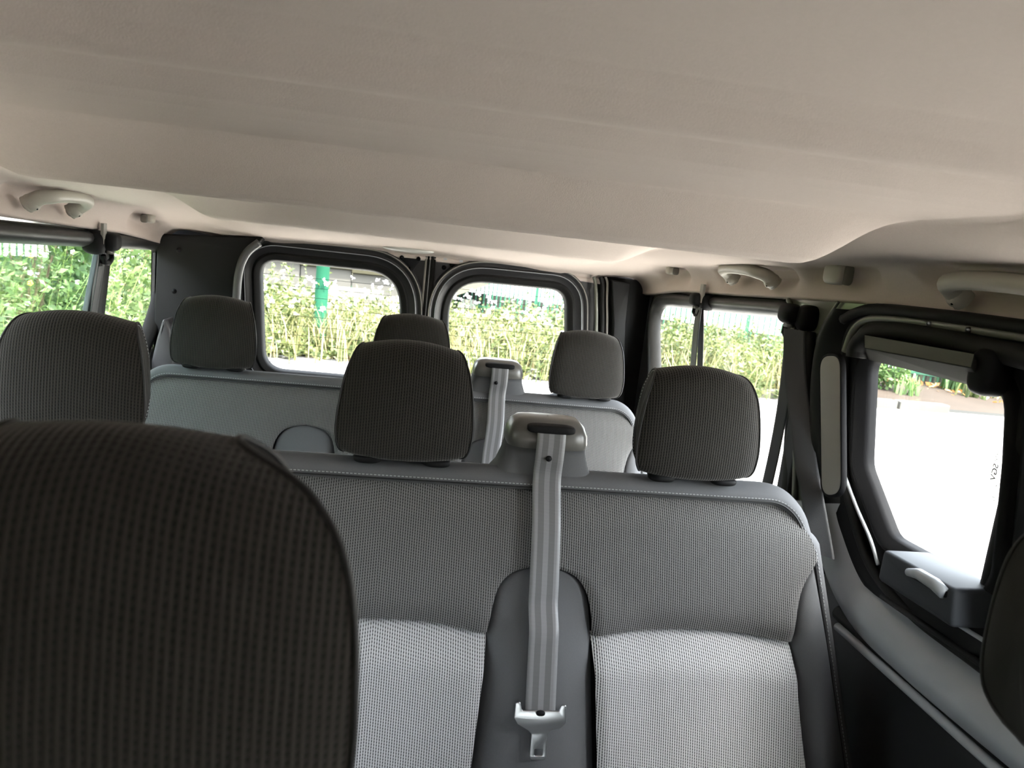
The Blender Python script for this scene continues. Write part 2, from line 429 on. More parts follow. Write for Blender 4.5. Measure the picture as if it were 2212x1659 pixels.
# front bulkhead behind the viewer, its windscreen shrunk to cut the front light
WS = roundpoly([(-.70, -.52), (.79, -.52), (.77, -.44), (-.68, -.44)], .03, 8)
plate('wall_front', [[(-.90, FLOOR), (.99, FLOOR), (.99, .20), (-.90, .20)], WS], lambda u, v, w_: (u, -.95+w_, v), -.02, .02, M_trim2,
      kind='structure', label='front end of the cabin round the windscreen')
plate('window_6', [WS], lambda u, v, w_: (u, -.95+w_, v), -.004, .0, M_glass, kind='structure', label='unseen windscreen pane, shrunk to a slit to cut front light')
plate('window_7', [FWR], mpR, -.021, -.018, M_glass, kind='structure', label='unseen front door pane on the sliding-door side, sized for light')
plate('window_8', [FW], mpL, -.021, -.018, M_glass, kind='structure', label='unseen front door pane on the driver side, shrunk to limit light')
plate('window_9', [FWL], mpL, -.021, -.018, M_glass, kind='structure', label='unseen middle side pane beside the second bench, sized for light')

def seal_quarter(wall, L, mp, rear_only=None):
    """fat rubber tube round the glass and a glossy painted flange outside it"""
    mk('window_rubber', *ringV(L, [(-.003, -.021), (-.002, -.010), (.004, .004), (.012, .014), (.022, .017), (.032, .012), (.038, .0), (.038, -.012)], mp), M_rubberg, wall)
    mk('window_flange', *ringV(L, [(.036, -.012), (.044, -.004), (.052, -.006), (.058, .002), (.070, .002), (.078, -.008), (.080, -.014)], mp), M_gloss, wall)
seal_quarter(wr, QR, mpR); seal_quarter(wl, QL, mpL)
plate('window_1', [QR], mpR, -.021, -.018, M_glass, kind='structure', label='right rear quarter window pane')
# left quarter window: a fixed rear pane and a sliding front pane with upright frame strips
sy0, sy1 = at(222, 600, x=XL)[1], at(246, 600, x=XL)[1]
plate('window_2', [QL], mpL, -.021, -.019, M_glass, kind='structure', label='fixed pane of the left rear quarter window')
def ybar(px): return [at(px[0], 535, x=XL)[1:], at(px[1], 745, x=XL)[1:]]
a, b = ybar((219, 180)), ybar((236, 204)); c_, d_ = b, ybar((250, 226))
plate('sliding_frame', [roundpoly([a[0], b[0], b[1], a[1]], .004, 3)], mpL, -.018, -.004, M_panel2, wl, bev=.002)
plate('sliding_frame', [roundpoly([c_[0], d_[0], d_[1], c_[1]], .004, 3)], mpL, -.020, -.008, M_trim, wl, bev=.002)
e_ = at(-60, 520, x=XL)[1:]; f_ = at(-60, 1010, x=XL)[1:]
plate('window_3', [np.array([e_, a[0], a[1], f_])], mpL, -.015, -.012, M_glass2, kind='structure', label='sliding pane of the left quarter window')

# ---- sliding door on the right: window frame, cassette, latch, trims
door = empty('door_1', (XR, 1.0, FLOOR), kind='structure', label='sliding side door with an opening window')
mk('window_frame', *ringV(DW, [(-.004, -.021), (-.003, -.010), (.0, .0), (.010, .004), (.014, .012), (.020, .012), (.024, .004), (.030, -.010)], mpR), M_black, door)
mk('window_frame', *ringV(DW, [(.028, -.010), (.034, .002), (.044, .006), (.052, .004), (.060, .010), (.078, .014), (.088, .022), (.096, .022), (.103, .010), (.106, -.012)], mpR), M_black, door)
plate('window_4', [DW], mpR, -.021, -.018, M_glass, kind='structure', label='pane of the sliding door window')
plate('window_5', [DW2], mpR, -.021, -.018, M_glass, kind='structure', label='front pane of the sliding door window')
mk('pane_seal', *ringV(DW2, [(-.004, -.021), (-.002, -.006), (.006, .002), (.016, .0), (.022, -.012)], mpR), M_rubber, door)
def px_poly(p, x): return [tuple(q) for q in yz(p, x)]
# curved grey trim running down the pillar and forward under the window
O = catmull(yz([(1812, 668), (1782, 712), (1765, 800), (1761, 900), (1764, 1076), (1786, 1240), (1850, 1372), (1960, 1482), (2120, 1622), (2330, 1800)], .855), 10, False)
I = catmull(yz([(1866, 672), (1832, 735), (1818, 800), (1814, 900), (1822, 1076), (1842, 1150), (1885, 1250), (1968, 1340), (2115, 1450), (2330, 1600)], .855), 10, False)
V = []; ns = 18
for p, q in zip(I, O):
    for s in np.linspace(0, 1, ns):
        u, v = p*(1-s)+q*s
        V.append((XR+.012-.052*math.sin(math.pi*min(1, .06+.94*s))**.75-.008*s, u, v))
mk('pillar_trim', np.array(V[:42*ns]), gridF(42, ns), M_trim, door)  # upper stretch of the grey trim, coloured dark for its shade
mk('lower_trim', np.array(V[41*ns:]), gridF(len(V)//ns-41, ns), M_panel, door)  # lower stretch of the same trim, coloured pale for the light on it
# upright beige-grey insert with rounded ends, set in the trim
ins = roundpoly(yz([(1772, 768), (1816, 768), (1818, 1068), (1776, 1072)], .815), [.03, .03, .03, .03], 8)
me = plateM([ins], lambda u, v, w_: (.817-w_, u, v), -.006, .004, .003)
link('pillar_insert', me, M_insert, door)
mk('insert_gap', *ringV(resample(ins, .006), [(-.001, .003), (.0015, .0045), (.004, .003), (.0045, -.006)], lambda u, v, w_: (.817-w_, u, v)), M_black, door)
# lower rail and sill
p0, p1 = at(1842, 1383, x=.835), at(2142, 1652, x=.835); dr = p1-p0
mk('lower_rail', *tube([p0-dr*.15, p0, p1, p1+dr*.7], .0075, 12), M_panel, door)
q0, q1 = at(1846, 1352, x=.85), at(2150, 1612, x=.85); dq = q1-q0
mk('sill_groove', *tube([q0-dq*.15, q1+dq*.6], .014, 12), M_rubber, door)
g0, g1 = at(1905, 1288, x=.842), at(2116, 1432, x=.842)
mk('window_ledge', *tube([g0, g0*.5+g1*.5, g1, g1+(g1-g0)*.5], .005, 10), M_trim, door)
g0, g1 = at(2068, 1348, x=.842), at(2140, 1393, x=.842)
mk('track_bead', *tube([g0, g1, g1+(g1-g0)], .0035, 8), M_panel, door)
plate('lower_panel', [[(.30, FLOOR+.02), (1.55, FLOOR+.02), (1.55, -.60), (.30, -.60)]], mpR, -.045, -.035, M_black, door)
# pale grey bead on the frame's lower corner
g = yz([(1826, 1030), (1850, 1095), (1880, 1165), (1897, 1220)], .846)
mk('frame_bead', *tube([(.846, u, v) for u, v in catmull(g, 6, False)], .0032, 8), M_panel, door)
# latch housing below the pane
fr = roundpoly(yz([(1907, 1186), (2060, 1272), (2055, 1358), (1893, 1252)], .800), [.008, .010, .006, .010], 5)
lat = plate('latch_housing', [fr], lambda u, v, w_: (.800+w_, u, v), .0, .085, plain('dark_blue_grey_plastic', (.040, .045, .052), .6, .2), door, bev=.007)
lat['_w'] = list(door['_w'])
h = [at(*p, x=.797) for p in ((1962, 1236), (1985, 1240), (2020, 1262), (2040, 1282))]
mk('latch_handle', *tube([h[0], h[1], h[2], h[3]], [.006, .0085, .0095, .009], 12), M_panel, lat)
hs = roundpoly(yz([(1957, 1240), (1975, 1228), (2045, 1276), (2043, 1293)], .7985), .004, 4)
plate('handle_recess', [hs], lambda u, v, w_: (.7985+w_, u, v), -.0008, .004, M_black, lat)
# cassette above the pane: upright strip, slanted face, rounded front end
def casV(x0, x1, px):
    return [at(*p, x=x) for p, x in zip(px, (x0, x0, x1, x1))]
c1 = casV(.800, .800, [(1866, 722), (2106, 764), (2098, 795), (1866, 752)])
V = np.array(c1+casV(.80, .862, [(1866, 752), (2098, 795), (2140, 843), (1876, 777)])[2:]+[at(1866, 722, x=.87), at(2106, 764, x=.87)])
cas = mk('blind_cassette', V, [(0, 1, 2, 3), (3, 2, 4, 5), (0, 6, 7, 1), (1, 7, 4, 2), (0, 3, 5, 6)], plain('olive_black_plastic', (.016, .016, .014), .9, .05), door, smooth=False, bevel=.003)
cs4 = np.array([at(*p, x=.7985) for p in ((1868, 724), (2104, 765), (2097, 793), (1868, 751))])
mk('cassette_strip', cs4, [(0, 1, 2, 3)], plain('olive_grey_strip', (.075, .075, .058), .5, .3), cas.parent, smooth=False)
e0, e1 = at(2112, 772, x=.815), at(2135, 835, x=.84)
mk('cassette_end', *rbox((e0+e1)/2+np.array([.012, .0, .0]), (.026, .022, .034), .6), M_black, door)
# tube seal over the door window and the flange with screws
path = [at(*p, x=.845) for p in ((1849, 772), (1853, 752), (1866, 733), (1890, 716), (1960, 716), (2060, 736), (2212, 770), (2400, 815))]
mk('door_tube_seal', *tube(catmull(path, 8, False), .018, 14), M_rubber, door)
fl = [at(*p, x=.84) for p in ((1826, 760), (1845, 712), (1880, 689), (1960, 692), (2060, 705), (2212, 728), (2400, 760))]
mk('door_flange', *tube(catmull(fl, 8, False), .0075, 8), M_paint, door)
for p in ((2007, 699), (2092, 712)):
    q = at(*p, x=.832); mk('screw', *lathe([(.001, -.004), (.0035, -.003), (.004, .0), (.004, .004)], q, 'x', 12), M_steel, door)
fl2 = [at(*p, x=.835) for p in ((1822, 690), (1880, 668), (2020, 680), (2212, 706), (2400, 735))]
mk('door_header', *tube(catmull(fl2, 8, False), .010, 8), M_rubber, door)
# wide black seal band round the rear edge of the door window
bn = [at(*p, x=.85) for p in ((1905, 676), (1858, 690), (1830, 740), (1822, 850), (1822, 1000), (1842, 1110), (1885, 1230), (1970, 1328), (2115, 1438), (2300, 1580))]
mk('door_edge_seal', *tube(catmull(bn, 8, False), .0085, 10), M_rubber, door)

# ---- painted pillar between the quarter window and the sliding door
pil = empty('trim_1', (XR, 1.5, FLOOR), kind='structure', label='olive-grey painted pillar behind the sliding door')
pl = roundpoly(yz([(1700, 640), (1900, 648), (1800, 690), (1775, 800), (1790, 1150), (1716, 1150), (1716, 800)], .858), [.01, .01, .05, .05, .01, .01, .05], 6)
plate('pillar_face', [pl], lambda u, v, w_: (.858-w_, u, v), -.02, .0, M_paint, pil, bev=.003)
ed = catmull([at(*p, x=.852) for p in ((1703, 648), (1709, 662), (1713, 690), (1717, 800), (1719, 950), (1716, 1080))], 6, False)
mk('pillar_edge', *tube(ed, .006, 8), M_paint, pil)
ed = catmull([at(*p, x=.852) for p in ((1812, 652), (1786, 690), (1770, 735), (1762, 800), (1758, 900))], 6, False)
mk('pillar_edge', *tube(ed, .003, 8), M_paint, pil)
for p in ((1759, 668), (1747, 745), (1744, 780), (1743, 805), (1743, 832)):
    q = at(*p, x=.853); mk('screw', *lathe([(.001, -.004), (.0035, -.003), (.004, .0), (.004, .004)], q, 'x', 10), M_steel, pil)
cv = [at(*p, x=.845) for p in ((1745, 720), (1748, 900), (1768, 1090), (1790, 1240))]
mk('pillar_cover', *tube(catmull(cv, 6, False), .016, 10), M_trim, pil)

# ---- rear doors
GL = roundpoly(xz([(560, 558), (866, 590), (868, 826), (568, 800)], YR), [.055, .13, .10, .08], 10)
GR = roundpoly(xz([(968, 601), (1226, 626), (1226, 862), (966, 846)], YR), [.13, .07, .08, .10], 10)
GL, GR = resample(GL, .01), resample(GR, .01)
SEAM = at(925, 640, y=YR)[0]
prof = [(-.006, -.032), (-.003, -.012), (.002, .0), (.010, .003), (.016, .010), (.020, .010), (.023, .004), (.026, .004), (.040, .008), (.046, .014), (.049, .014), (.052, .006), (.058, .006), (.064, .014), (.069, .014), (.074, .004), (.078, -.012)]
for nm, L, x0, x1, lab, pane, plab in (('door_2', GL, -.62, SEAM-.018, 'left rear door with a rounded window', 'window_10', 'pane of the left rear door'),
                                  ('door_3', GR, SEAM+.010, .76, 'right rear door with a rounded window', 'window_11', 'pane of the right rear door')):
    d = plate(nm, [[(x0, FLOOR), (x1, FLOOR), (x1, .02), (x0, .02)], offset(L, .070)], mpB, -.05, -.008, M_trim2, kind='structure', label=lab)
    mk('window_surround', *ringV(L, prof[:8], mpB), M_rubber, d)
    mk('window_surround', *ringV(L, prof[7:], mpB), M_trim2, d)
    mk('surround_edge', *tube(np.array([mpB(u, v, .0145) for u, v in offset(L, .0685)]), .0022, 6, True), M_insert, d)  # pale tubes colour in the highlights on the light-grey metal ridges
    mk('surround_edge', *tube(np.array([mpB(u, v, .0145) for u, v in offset(L, .0475)]), .0016, 6, True), M_panel, d)
    plate(pane, [L], mpB, -.030, -.026, M_glass, kind='structure', label=plab)
    # heating wires printed on the pane
    lo, hi = L[:, 1].min(), L[:, 1].max(); parts = []
    for z in np.arange(lo+.03, hi-.02, .033):
        xs = []
        for i in range(len(L)):
            a_, b_ = L[i], L[(i+1) % len(L)]
            if (a_[1]-z)*(b_[1]-z) < 0: xs.append(a_[0]+(b_[0]-a_[0])*(z-a_[1])/(b_[1]-a_[1]))
        if len(xs) >= 2: parts.append(box(((min(xs)+max(xs))/2, YR+.0255, z), ((max(xs)-min(xs))/2-.004, .0004, .0006)))
    mk('heating_wire', *join(parts), M_rubber, d, smooth=False, kind='stuff')
    if nm == 'door_2':
        tri = roundpoly(xz([(862, 552), (914, 556), (884, 596)], YR), [.008, .012, .012], 5)
        br = plate('hinge_bracket', [tri], mpB, -.010, .004, M_black, d, bev=.002)
        br['_w'] = list(d['_w'])
        for p in ((868, 556), (904, 559), (884, 582)):
            q = at(*p, y=YR-.004); mk('bolt', *lathe([(.002, -.006), (.006, -.005), (.008, .0), (.0085, .006)], q, 'y', 14), M_black, br)
    else:
        for p in ((959, 578), (976, 572), (993, 572)):
            q = at(*p, y=YR+.006); mk('plug_hole', *lathe([(.001, -.004), (.007, -.004), (.008, -.002), (.008, .004)], q, 'y', 16), M_black, d)
        for p in ((962, 557), (996, 562)):
            q = at(*p, y=YR-.002); mk('clip', *join([box(q, (.006, .004, .008)), box(q+np.array([.010, 0, .004]), (.005, .003, .003))]), M_steel, d, smooth=False, bevel=.001)
for k, (dx, r, m) in enumerate(((-.018, .004, M_insert), (-.010, .005, M_rubber), (-.003, .003, M_panel), (.004, .007, M_rubber), (.012, .004, M_trim))):
    mk('trim_2' if k == 0 else 'door_seal', *tube([(SEAM+dx, YR-.002, -.05), (SEAM+dx, YR-.002, -1.2)], r, 10), m, None if k == 0 else seal0,
       **(dict(kind='structure', label='upright rubber seals between the rear doors') if k == 0 else {}))
    if k == 0: seal0 = bpy.data.objects['trim_2']
# surround of the rear doors
wb = plate('wall_rear', [[(-.795, FLOOR), (.885, FLOOR), (.885, .20), (-.795, .20)], roundpoly([(-.58, FLOOR+.1), (.73, FLOOR+.1), (.73, -.03), (-.58, -.03)], .06, 6)],
           mpB, -.09, -.052, M_trim2, kind='structure', label='dark frame round the rear door opening')
lp = yz([(352, 498)], XL)
ol = roundpoly(xz([(340, 505), (575, 512), (536, 548), (520, 590), (514, 640), (510, 1010), (320, 1010)], 2.60), [.01, .01, .04, .05, .1, .01, .01], 6)
tl = plate('trim_3', [ol], lambda u, v, w_: (u, 2.60-w_, v), -.05, .0, M_trim, bev=.006, kind='structure', label='dark corner trim beside the left rear door')
for p in ((386, 540), (376, 629)):
    q = at(*p, y=2.60); mk('trim_button', *lathe([(.001, -.006), (.006, -.005), (.008, -.001), (.008, .003)], q, 'y', 16), M_black, tl)
pth = [at(*p, y=2.59) for p in ((560, 524), (534, 545), (518, 580), (511, 640), (508, 780), (507, 950))]
mk('corner_strip', *tube(catmull(pth, 8, False), .013, 12), M_panel2, tl)
wv = roundpoly(xz([(352, 684), (366, 712), (374, 760), (374, 900), (322, 900), (326, 780), (338, 730)], 2.46), [.01, .04, .04, .01, .01, .04, .04], 6)
plate('window_corner', [wv], lambda u, v, w_: (u, 2.46-w_, v), -.10, .0, plain('light_grey_corner_trim', (.055, .054, .055), .5), tl, bev=.010)
orr = roundpoly(xz([(1322, 605), (1362, 612), (1352, 700), (1346, 1000), (1318, 1000), (1326, 700)], 2.60), [.005, .005, .1, .005, .005, .1], 5)
tr = plate('trim_4', [orr], lambda u, v, w_: (u, 2.60-w_, v), -.06, .0, M_trim, bev=.004, kind='structure', label='dark corner trim beside the right rear door')
for px, r, m in (((1282, 1288, 1284), .006, M_paint), ((1297, 1301, 1296), .008, M_rubber), ((1308, 1311, 1304), .004, M_insert)):
    pth = [at(px[0], 598, y=2.63), at(px[0]+4, 612, y=2.63), at(px[1], 650, y=2.63), at(px[1], 720, y=2.63), at(px[2], 900, y=2.63)]
    mk('door_edge_strip', *tube(catmull(pth, 6, False), r, 10), m, tr)  # olive and beige strips colour in the highlights down the door edge
plate('corner_cover', [[(.70, FLOOR+.05), (.876, FLOOR+.05), (.876, -.06), (.70, -.06)]], lambda u, v, w_: (u, 2.645-w_, v), -.01, .0, M_trim, tr)  # dark plate added to cover light leaking in beside the door
# rear dome lamp tucked under the header
lm = roundpoly(xz([(826, 537), (938, 548), (925, 555), (880, 553), (838, 545)], 2.55), [.006, .006, .02, .02, .02], 5)
q = at(882, 546, y=2.57)
dl = empty('dome_lamp', (q[0], q[1], q[2]), 'pale oval dome lamp under the rear edge of the headliner', 'lamp')
V, F = rbox((q[0], 2.61, q[2]+.012), (.086, .040, .012), .8); mk('lens', V, F, M_lens, dl)
V, F = rbox((q[0], 2.61, q[2]+.018), (.092, .046, .009), .8); mk('rim', V, F, M_handle, dl)
# ================================================================== outside
rng = np.random.default_rng(7)
GZ = -CZ                                  # road level
M_road = plain('pale_asphalt', (.33, .32, .30), .9, .2, noise=.10, nscale=3)
M_earth = plain('dry_earth', (.06, .042, .025), .95, .1, noise=.3, nscale=2)
M_pave = plain('dusty_pavement', (.026, .020, .016), .95, .1, noise=.25, nscale=2)
M_conc = plain('weathered_concrete', (.055, .053, .047), .9, .2, noise=.25, nscale=1.6)
M_concd = plain('mossy_concrete', (.030, .028, .018), .95, .1, noise=.35, nscale=2.5)
M_green = plain('teal_green_paint', (.004, .036, .019), .8, .1)
M_fence = plain('fence_green_paint', (.012, .08, .045), .6, .5)
M_blue = plain('blue_board_paint', (.05, .22, .45), .5)
M_leafN = leafmat('hedge_leaves', (.018, .042, .010), (.045, .085, .020), (.11, .16, .045))
M_leafS = leafmat('shrub_leaves', (.03, .075, .015), (.065, .13, .03), (.13, .20, .06))
M_weed = leafmat('weed_leaves', (.022, .036, .010), (.065, .088, .022), (.20, .205, .085))
M_grass = leafmat('grass_blades', (.04, .055, .015), (.12, .12, .045), (.28, .23, .12))
M_dry = leafmat('dry_leaves', (.30, .12, .04), (.48, .22, .07), (.55, .36, .14), .15)
M_stem = plain('green_stem', (.13, .17, .04), .7)
M_white = plain('pale_petals', (.75, .70, .80), .8); M_yel = plain('yellow_petals', (.80, .62, .05), .7)
M_wood = plain('brown_twig', (.08, .05, .03), .9)

def flat(name, pts, mat, z=0.0, **k):
    P = np.array([(x, y, GZ+z) for x, y in pts]); return mk(name, P, [tuple(range(len(P)))], mat, smooth=False, **k)
flat('road', [(-90, -60), (110, -60), (110, 11.35), (-90, 11.35)], M_road, kind='structure', label='sun-bleached road round the van')
flat('verge', [(-90, 11.35), (6.9, 11.35), (6.9, 60), (-90, 60)], M_earth, .02, kind='structure', label='overgrown verge behind the van')
flat('pavement', [(6.9, 11.35), (110, 11.35), (110, 60), (6.9, 60)], M_pave, .05, kind='structure', label='dusty pavement beyond the kerb')
flat('roadside_bank', [(-90, -20), (-2.3, -20), (-2.3, 11.3), (-90, 11.3)], M_earth, .03, kind='structure', label='earth strip beside the van under the hedge')
flat('far_yard', [(-90, 24.5), (-6, 24.5), (22, 9.0), (110, 9.0), (110, 59), (-90, 59)], M_road, .08, kind='structure', label='bright yard behind the green fence')

def leaves(P, D, ln, wd, up=None):
    """folded diamond leaves: P bases, D unit directions, ln lengths, wd widths"""
    n = len(P); r = rng.normal(size=(n, 3)); s = np.cross(D, r); s /= np.linalg.norm(s, axis=1)[:, None]+1e-9
    nn = np.cross(s, D)
    mid = P+D*ln[:, None]*.5+nn*(ln*.06)[:, None]
    V = np.stack([P, mid+s*wd[:, None]*.5, P+D*ln[:, None], mid-s*wd[:, None]*.5], 1).reshape(-1, 3)
    b = np.arange(n)*4
    return V, np.stack([b, b+1, b+2, b+3], 1)
def fastmesh(V, F):
    V = np.asarray(V, float).copy(); V[:, 2] += CZ; F = np.asarray(F)
    me = bpy.data.meshes.new('m'); me.vertices.add(len(V)); me.vertices.foreach_set('co', V.ravel())
    k = F.shape[1]; me.loops.add(F.size); me.loops.foreach_set('vertex_index', F.ravel().astype(np.int32))
    me.polygons.add(len(F)); me.polygons.foreach_set('loop_start', (np.arange(len(F))*k).astype(np.int32))
    me.update(calc_edges=True); me.validate(); return me
def unit(v): return v/(np.linalg.norm(v, axis=-1, keepdims=True)+1e-9)
def cat(parts):
    V = np.concatenate([p[0] for p in parts]); o = 0; F = []
    for v, f in parts: F.append(np.asarray(f)+o); o += len(v)
    return V, np.concatenate(F)
def weeds(bases, h, per, lsz, spread=.16):
    """upright weed stalks with leaves all the way up; returns leaf quads and thin stems"""
    n = len(bases); lean = rng.normal(size=(n, 2))*.22
    t = rng.uniform(.03, 1, size=(n, per))
    P = np.empty((n, per, 3)); hh = h[:, None]*t
    for a in range(2): P[..., a] = bases[:, a:a+1]+lean[:, a:a+1]*hh*t
    P[..., 2] = bases[:, 2:3]+hh
    D = rng.normal(size=(n, per, 3)); D[..., 2] = np.abs(D[..., 2])*.5+.1; D = unit(D)
    ln = lsz*rng.uniform(.6, 1.4, size=(n, per))*(1.25-.6*t)
    L = leaves(P.reshape(-1, 3), D.reshape(-1, 3), ln.ravel(), (ln*.42).ravel())
    ks = np.linspace(0, 1, 4); Sx = []
    for i in range(3):
        a = np.stack([bases[:, 0]+lean[:, 0]*h*ks[i]**2, bases[:, 1]+lean[:, 1]*h*ks[i]**2, bases[:, 2]+h*ks[i]], 1)
        b = np.stack([bases[:, 0]+lean[:, 0]*h*ks[i+1]**2, bases[:, 1]+lean[:, 1]*h*ks[i+1]**2, bases[:, 2]+h*ks[i+1]], 1)
        wv = np.array([.0028, 0, 0])*(1.1-ks[i])
        V = np.stack([a-wv, a+wv, b+wv, b-wv], 1).reshape(-1, 3); q = np.arange(n)*4
        Sx.append((V, np.stack([q, q+1, q+2, q+3], 1)))
    return L, cat(Sx)
def blades(bases, h, wd):
    n = len(bases); az = rng.uniform(0, 2*math.pi, n); bend = rng.uniform(.1, .8, n)*h
    d = np.stack([np.cos(az), np.sin(az), 0*az], 1); s = np.stack([-np.sin(az), np.cos(az), 0*az], 1)*wd[:, None]
    z = np.array([0, 0, 1.0]); a = bases; b = bases+d*(bend*.3)[:, None]+z*(h*.6)[:, None]; c = bases+d*bend[:, None]+z*h[:, None]
    V = np.stack([a-s, a+s, b+s*.8, b-s*.8, c], 1).reshape(-1, 3); q = np.arange(n)*5
    return V, np.concatenate([np.stack([q, q+1, q+2, q+3], 1), np.stack([q+3, q+2, q+4, q+4], 1)])
def scatter(n, x0, x1, y0, y1, z=.02):
    return np.stack([rng.uniform(x0, x1, n), rng.uniform(y0, y1, n), np.full(n, GZ+z)], 1)
def tri_split(F):                         # degenerate quads -> keep as quads where possible
    return [tuple(dict.fromkeys(map(int, f))) for f in F]

# tall weeds and grass on the verge behind the van
B = scatter(2300, -7, 7.0, 11.0, 15.5); hgt = rng.uniform(.25, 1.10, len(B))*np.interp(B[:, 1], [11, 12.3, 15.5], [.35, 1, 1])*(.8+.3*np.sin(B[:, 0]*3.1+np.sin(B[:, 1]*2.3)*2))*np.interp(B[:, 0], [-4, -2.0, -1.2, .2, 1.5, 7], [1.30, 1.25, .85, .85, .95, .9])
L, St = weeds(B, hgt, 30, .12)
link('verge_weeds', fastmesh(*L), M_weed, label='tall pale green weeds growing on the verge behind the van', cat='weeds', kind='stuff')
link('weed_stalks', fastmesh(*St), M_stem, label='thin upright stalks among the verge weeds', cat='weeds', kind='stuff')
B = scatter(16000, -7, 7.0, 10.6, 15.9); B = B[rng.uniform(size=len(B)) < np.interp(B[:, 1], [10.6, 11.4, 12], [.12, .5, 1])]
link('verge_grass', mesh(*(lambda v, f: (v, tri_split(f)))(*blades(B, rng.uniform(.25, .75, len(B)), np.full(len(B), .009)))), M_grass,
     label='long dry and green grass on the verge behind the van', cat='grass', kind='stuff')
# white flower heads on the weeds
B = scatter(260, -4, 4, 11.8, 14); B[:, 2] += rng.uniform(.6, 1.1, len(B)); D = unit(rng.normal(size=(len(B)*5, 3)))
link('verge_blossoms', fastmesh(*leaves(np.repeat(B, 5, 0), D, np.full(len(D), .05), np.full(len(D), .04))), M_white,
     label='small pale blossoms scattered over the verge weeds', cat='flowers', kind='stuff')

# lamp post
q = at(694, 640, y=12.6)
lp = empty('lamp_post', (q[0], q[1], GZ), 'thick teal green post standing in the verge weeds', 'post')
mk('shaft', *lathe([(.105, GZ), (.105, GZ+1.3), (.10, GZ+1.35), (.085, GZ+4.0)], (q[0], q[1], 0), 'z', 28), M_green, lp)
mk('base_sleeve', *lathe([(.125, GZ), (.125, GZ+.35), (.107, GZ+.40)], (q[0], q[1], 0), 'z', 28), M_green, lp)

# concrete retaining wall behind the weeds, built of panels with a mossy coping
rw = empty('retaining_wall', (-1.6, 16.6, GZ), 'low weathered concrete panel wall behind the verge weeds', 'wall')
for i in range(6):
    x0 = -5.2+i*1.05; top = 1.26-.06*i
    for j in range(2):
        zz = GZ+.02+j*top/2
        V, F = box((x0+.52, 16.6, zz+top/4), (.515, .10, top/4-.012)); mk('wall_panel', V, F, M_conc, rw, smooth=False, bevel=.01)
    V, F = box((x0+.52, 16.6, GZ+top+.07), (.53, .17, .06)); mk('coping', V, F, M_concd, rw, smooth=False, bevel=.015)
# grassy slope above the wall
P = [(-9, 16.75, GZ+1.1), (1.2, 16.75, GZ+.75), (2.5, 21.0, GZ+.9), (-9, 24.0, GZ+2.0)]
mk('grass_slope', np.array(P), [(0, 1, 2, 3)], M_concd, smooth=False, kind='structure', label='mossy slope above the retaining wall')

# green bar fence running across behind the verge and the pavement
f0, fd = np.array([16.6, 10.1]), np.array([-.807, .59])
fe = empty('bar_fence', (6.5, 17.5, GZ), 'green bar fence running beyond the verge and pavement', 'fence')
ang = math.atan2(fd[1], fd[0]); RZ = np.array([[math.cos(ang), -math.sin(ang), 0], [math.sin(ang), math.cos(ang), 0], [0, 0, 1]])
bar0 = None; LEN = 24.5
for i in range(int(LEN/.128)):
    p = f0+fd*(i*.128)
    if bar0 is None:
        bar0 = mk('fence_bar', *box((p[0], p[1], GZ+.98), (.017, .012, .86), RZ), M_fence, fe, smooth=False); bl = np.array(p)
    else:
        o = bar0.copy(); COL.objects.link(o); o.location = (p[0]-bl[0], p[1]-bl[1], 0)
for zr in (.27, 1.62):
    m = f0+fd*LEN/2; mk('fence_rail', *box((m[0], m[1], GZ+zr), (LEN/2, .022, .030), RZ), M_fence, fe, smooth=False)
for i in range(10):
    p = f0+fd*(i*2.7+.05)+np.array([.03, .04]); mk('fence_post', *box((p[0], p[1], GZ+.95), (.035, .035, .95), RZ), M_fence, fe, smooth=False)
pl_ = f0+fd*(LEN/2)+np.array([.10, .16])
pw = empty('plinth_wall', (pl_[0], pl_[1], GZ), 'low grey concrete plinth at the foot of the green fence', 'wall')
for i in range(10):
    p = f0+fd*(i*2.45+1.2)+np.array([.10, .16]); hp = .12 if i < 4 else .30; V, F = box((p[0], p[1], GZ+hp+.01), (1.21, .06, hp), RZ); mk('plinth_block', V, F, M_conc, pw, smooth=False, bevel=.01)
mk('sign_board', *box((10.3, 18.6, GZ+1.0), (.16, .03, .55)), M_blue, smooth=False, bevel=.01, label='small blue board standing behind the green fence', cat='sign')

# kerb in front of the pavement
kb = empty('kerb', (6.0, 11.3, GZ), 'pale stone kerb along the far edge of the road', 'kerb')
for i in range(9):
    V, F = box((9.05-.46-i*.94, 11.30, GZ+.06), (.445, .10, .075)); mk('kerb_stone', V, F, M_conc, kb, smooth=False, bevel=.015)

